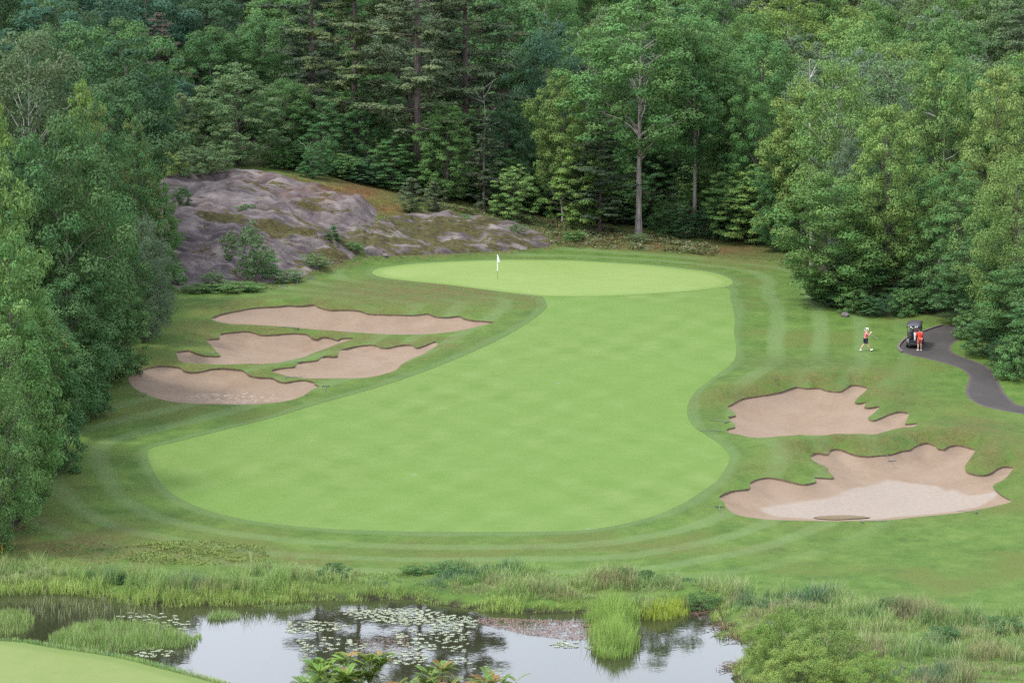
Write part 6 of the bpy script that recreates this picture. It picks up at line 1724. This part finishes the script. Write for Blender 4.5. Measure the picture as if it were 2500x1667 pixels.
def golf_bag(lx, label, seed, trim):
    r = np.random.default_rng(seed); e = empty("golf_bag", (0, 0, 0)); e.matrix_world = cm @ Matrix.Translation((lx, 0.25, 0.75)) @ Matrix.Rotation(R(-5), 4, 'X') if False else cm @ Matrix.Translation((lx, 0.25, 0.75))
    b = MB(); N = 14
    for prof_ in [[(0.125, 0.0), (0.14, 0.05), (0.135, 0.45), (0.15, 0.62), (0.13, 0.64)]]:
        Vb = [(r_ * math.cos(2*math.pi*k/N), r_ * 0.85 * math.sin(2*math.pi*k/N), h_) for r_, h_ in prof_ for k in range(N)]
        Fb = [(q*N+k, q*N+(k+1) % N, (q+1)*N+(k+1) % N, (q+1)*N+k) for q in range(len(prof_)-1) for k in range(N)] + [tuple(range(N))[::-1], tuple(4*N+k for k in range(N))]
        b.add(Vb, Fb)
    b.build("body", MAT['bagdark'], e, True)
    MB().box((0, -0.125, 0.22), (0.17, 0.07, 0.30), bevel=0.025, seg=2).build("pocket", trim, e)
    MB().tube([(0.13, 0, 0.12), (0.19, -0.03, 0.33), (0.14, 0, 0.56)], 0.018, 6).build("strap", MAT['black'], e)
    for k in range(7):
        a = 2.4 * k; x0, y0 = 0.075 * math.cos(a), 0.06 * math.sin(a); hh = 0.82 + 0.16 * r.uniform(); x1, y1 = x0 * 1.6, y0 * 1.6 - 0.02
        c_ = MB().tube([(x0, y0, 0.45), (x1, y1, hh)], 0.008, 5)
        c_.build("club_shaft", MAT['steel'], e)
        if k < 3: MB().box((x1 + 0.02, y1, hh + 0.03), (0.10, 0.075, 0.085), bevel=0.03, seg=2).build("head_cover", MAT['white'] if k != 1 else MAT['grey'], e)
        else: MB().box((x1 + 0.025, y1, hh + 0.01), (0.075, 0.018, 0.045), bevel=0.006, seg=1).build("club_head", MAT['steel'], e)
    tag(e, label, 'golf bag', "golf bags on the cart"); return e
b1 = golf_bag(-0.21, "black golf bag on the left half of the cart's rear", 3, MAT['bagdark'])
b2 = golf_bag(0.17, "golf bag with white head covers on the right half of the cart's rear", 4, MAT['bagred'])
# towel hanging from the right bag
V = []; F = []
for j in range(9):
    for i in range(5):
        s_, t_ = i / 4, j / 8; V.append((-0.07 + 0.14 * s_ * (1 - 0.2 * t_) + 0.02 * t_, -0.17 - 0.015 * math.sin(s_ * 9 + t_ * 2), 0.55 - 0.62 * t_))
for j in range(8):
    for i in range(4): a0 = j*5+i; F.append((a0, a0+1, a0+6, a0+5))
tw = meshobj("towel", V, F, MAT['towel'], None, True); md = tw.modifiers.new("thick", 'SOLIDIFY'); md.thickness = 0.012
tw.matrix_world = cm @ Matrix.Translation((0.13, 0.25, 0.75)); tag(tw, "white towel hanging from the golf bag beside the red golfer", 'towel')
tag(cart, "dark golf cart seen from behind on the path beside the red golfer", 'golf cart')

# blackbird on the willow bush
p = gp(1880, 1600); bz = row_z(1545, p[1] - 1.2)
bx = px_x(1880, 1545, p[1] - 1.2)
e = empty("bird", (bx, p[1] - 1.2, bz)); 
bm = bmesh.new(); bmesh.ops.create_uvsphere(bm, u_segments=12, v_segments=8, radius=1)
for v in bm.verts: v.co = Vector((v.co.x * 0.045, v.co.y * 0.06 - 0.02 * v.co.z, v.co.z * 0.085))
me = bpy.data.meshes.new("body"); bm.to_mesh(me); bm.free(); me.materials.append(MAT['bird']); o = bpy.data.objects.new("body", me); o.parent = e; col.objects.link(o)
bm = bmesh.new(); bmesh.ops.create_uvsphere(bm, u_segments=10, v_segments=6, radius=0.035); bmesh.ops.translate(bm, vec=(0, -0.02, 0.10), verts=bm.verts)
me = bpy.data.meshes.new("head"); bm.to_mesh(me); bm.free(); me.materials.append(MAT['bird']); o = bpy.data.objects.new("head", me); o.parent = e; col.objects.link(o)
MB().tube([(0, -0.05, 0.10), (0, -0.085, 0.097)], [0.010, 0.002], 5).build("beak", MAT['bird'], e)
MB().box((0, 0.06, -0.11), (0.045, 0.02, 0.13), rot=('X', R(20)), bevel=0.006).build("tail", MAT['bird'], e)
for s in (-1, 1): MB().box((s * 0.043, 0.01, -0.005), (0.016, 0.07, 0.12), bevel=0.007).build("wing", MAT['bird'], e)
MB().tube([(0, 0.0, -0.6), (0, 0, -0.07)], 0.006, 4).build("perch_twig", MAT['bark'], e)
tag(e, "small black bird perched on the willow bush by the pond", 'bird')

# ------------------------------------------------------------------ air: thin summer haze
hv = M("haze"); vol = hv.n('ShaderNodeVolumePrincipled', Color=(0.86, 0.92, 1.0), Density=HAZE, Anisotropy=0.2)
oo = hv.n('ShaderNodeOutputMaterial'); hv.t.links.new(vol.outputs[0], oo.inputs['Volume'])
hv.m.cycles.volume_sampling = 'EQUIANGULAR'
if HAZE:
    hz_o = MB().box((0, 600, 46.5), (3100, 2100, 99)).build("haze", hv.m); hz_o['kind'] = 'stuff'
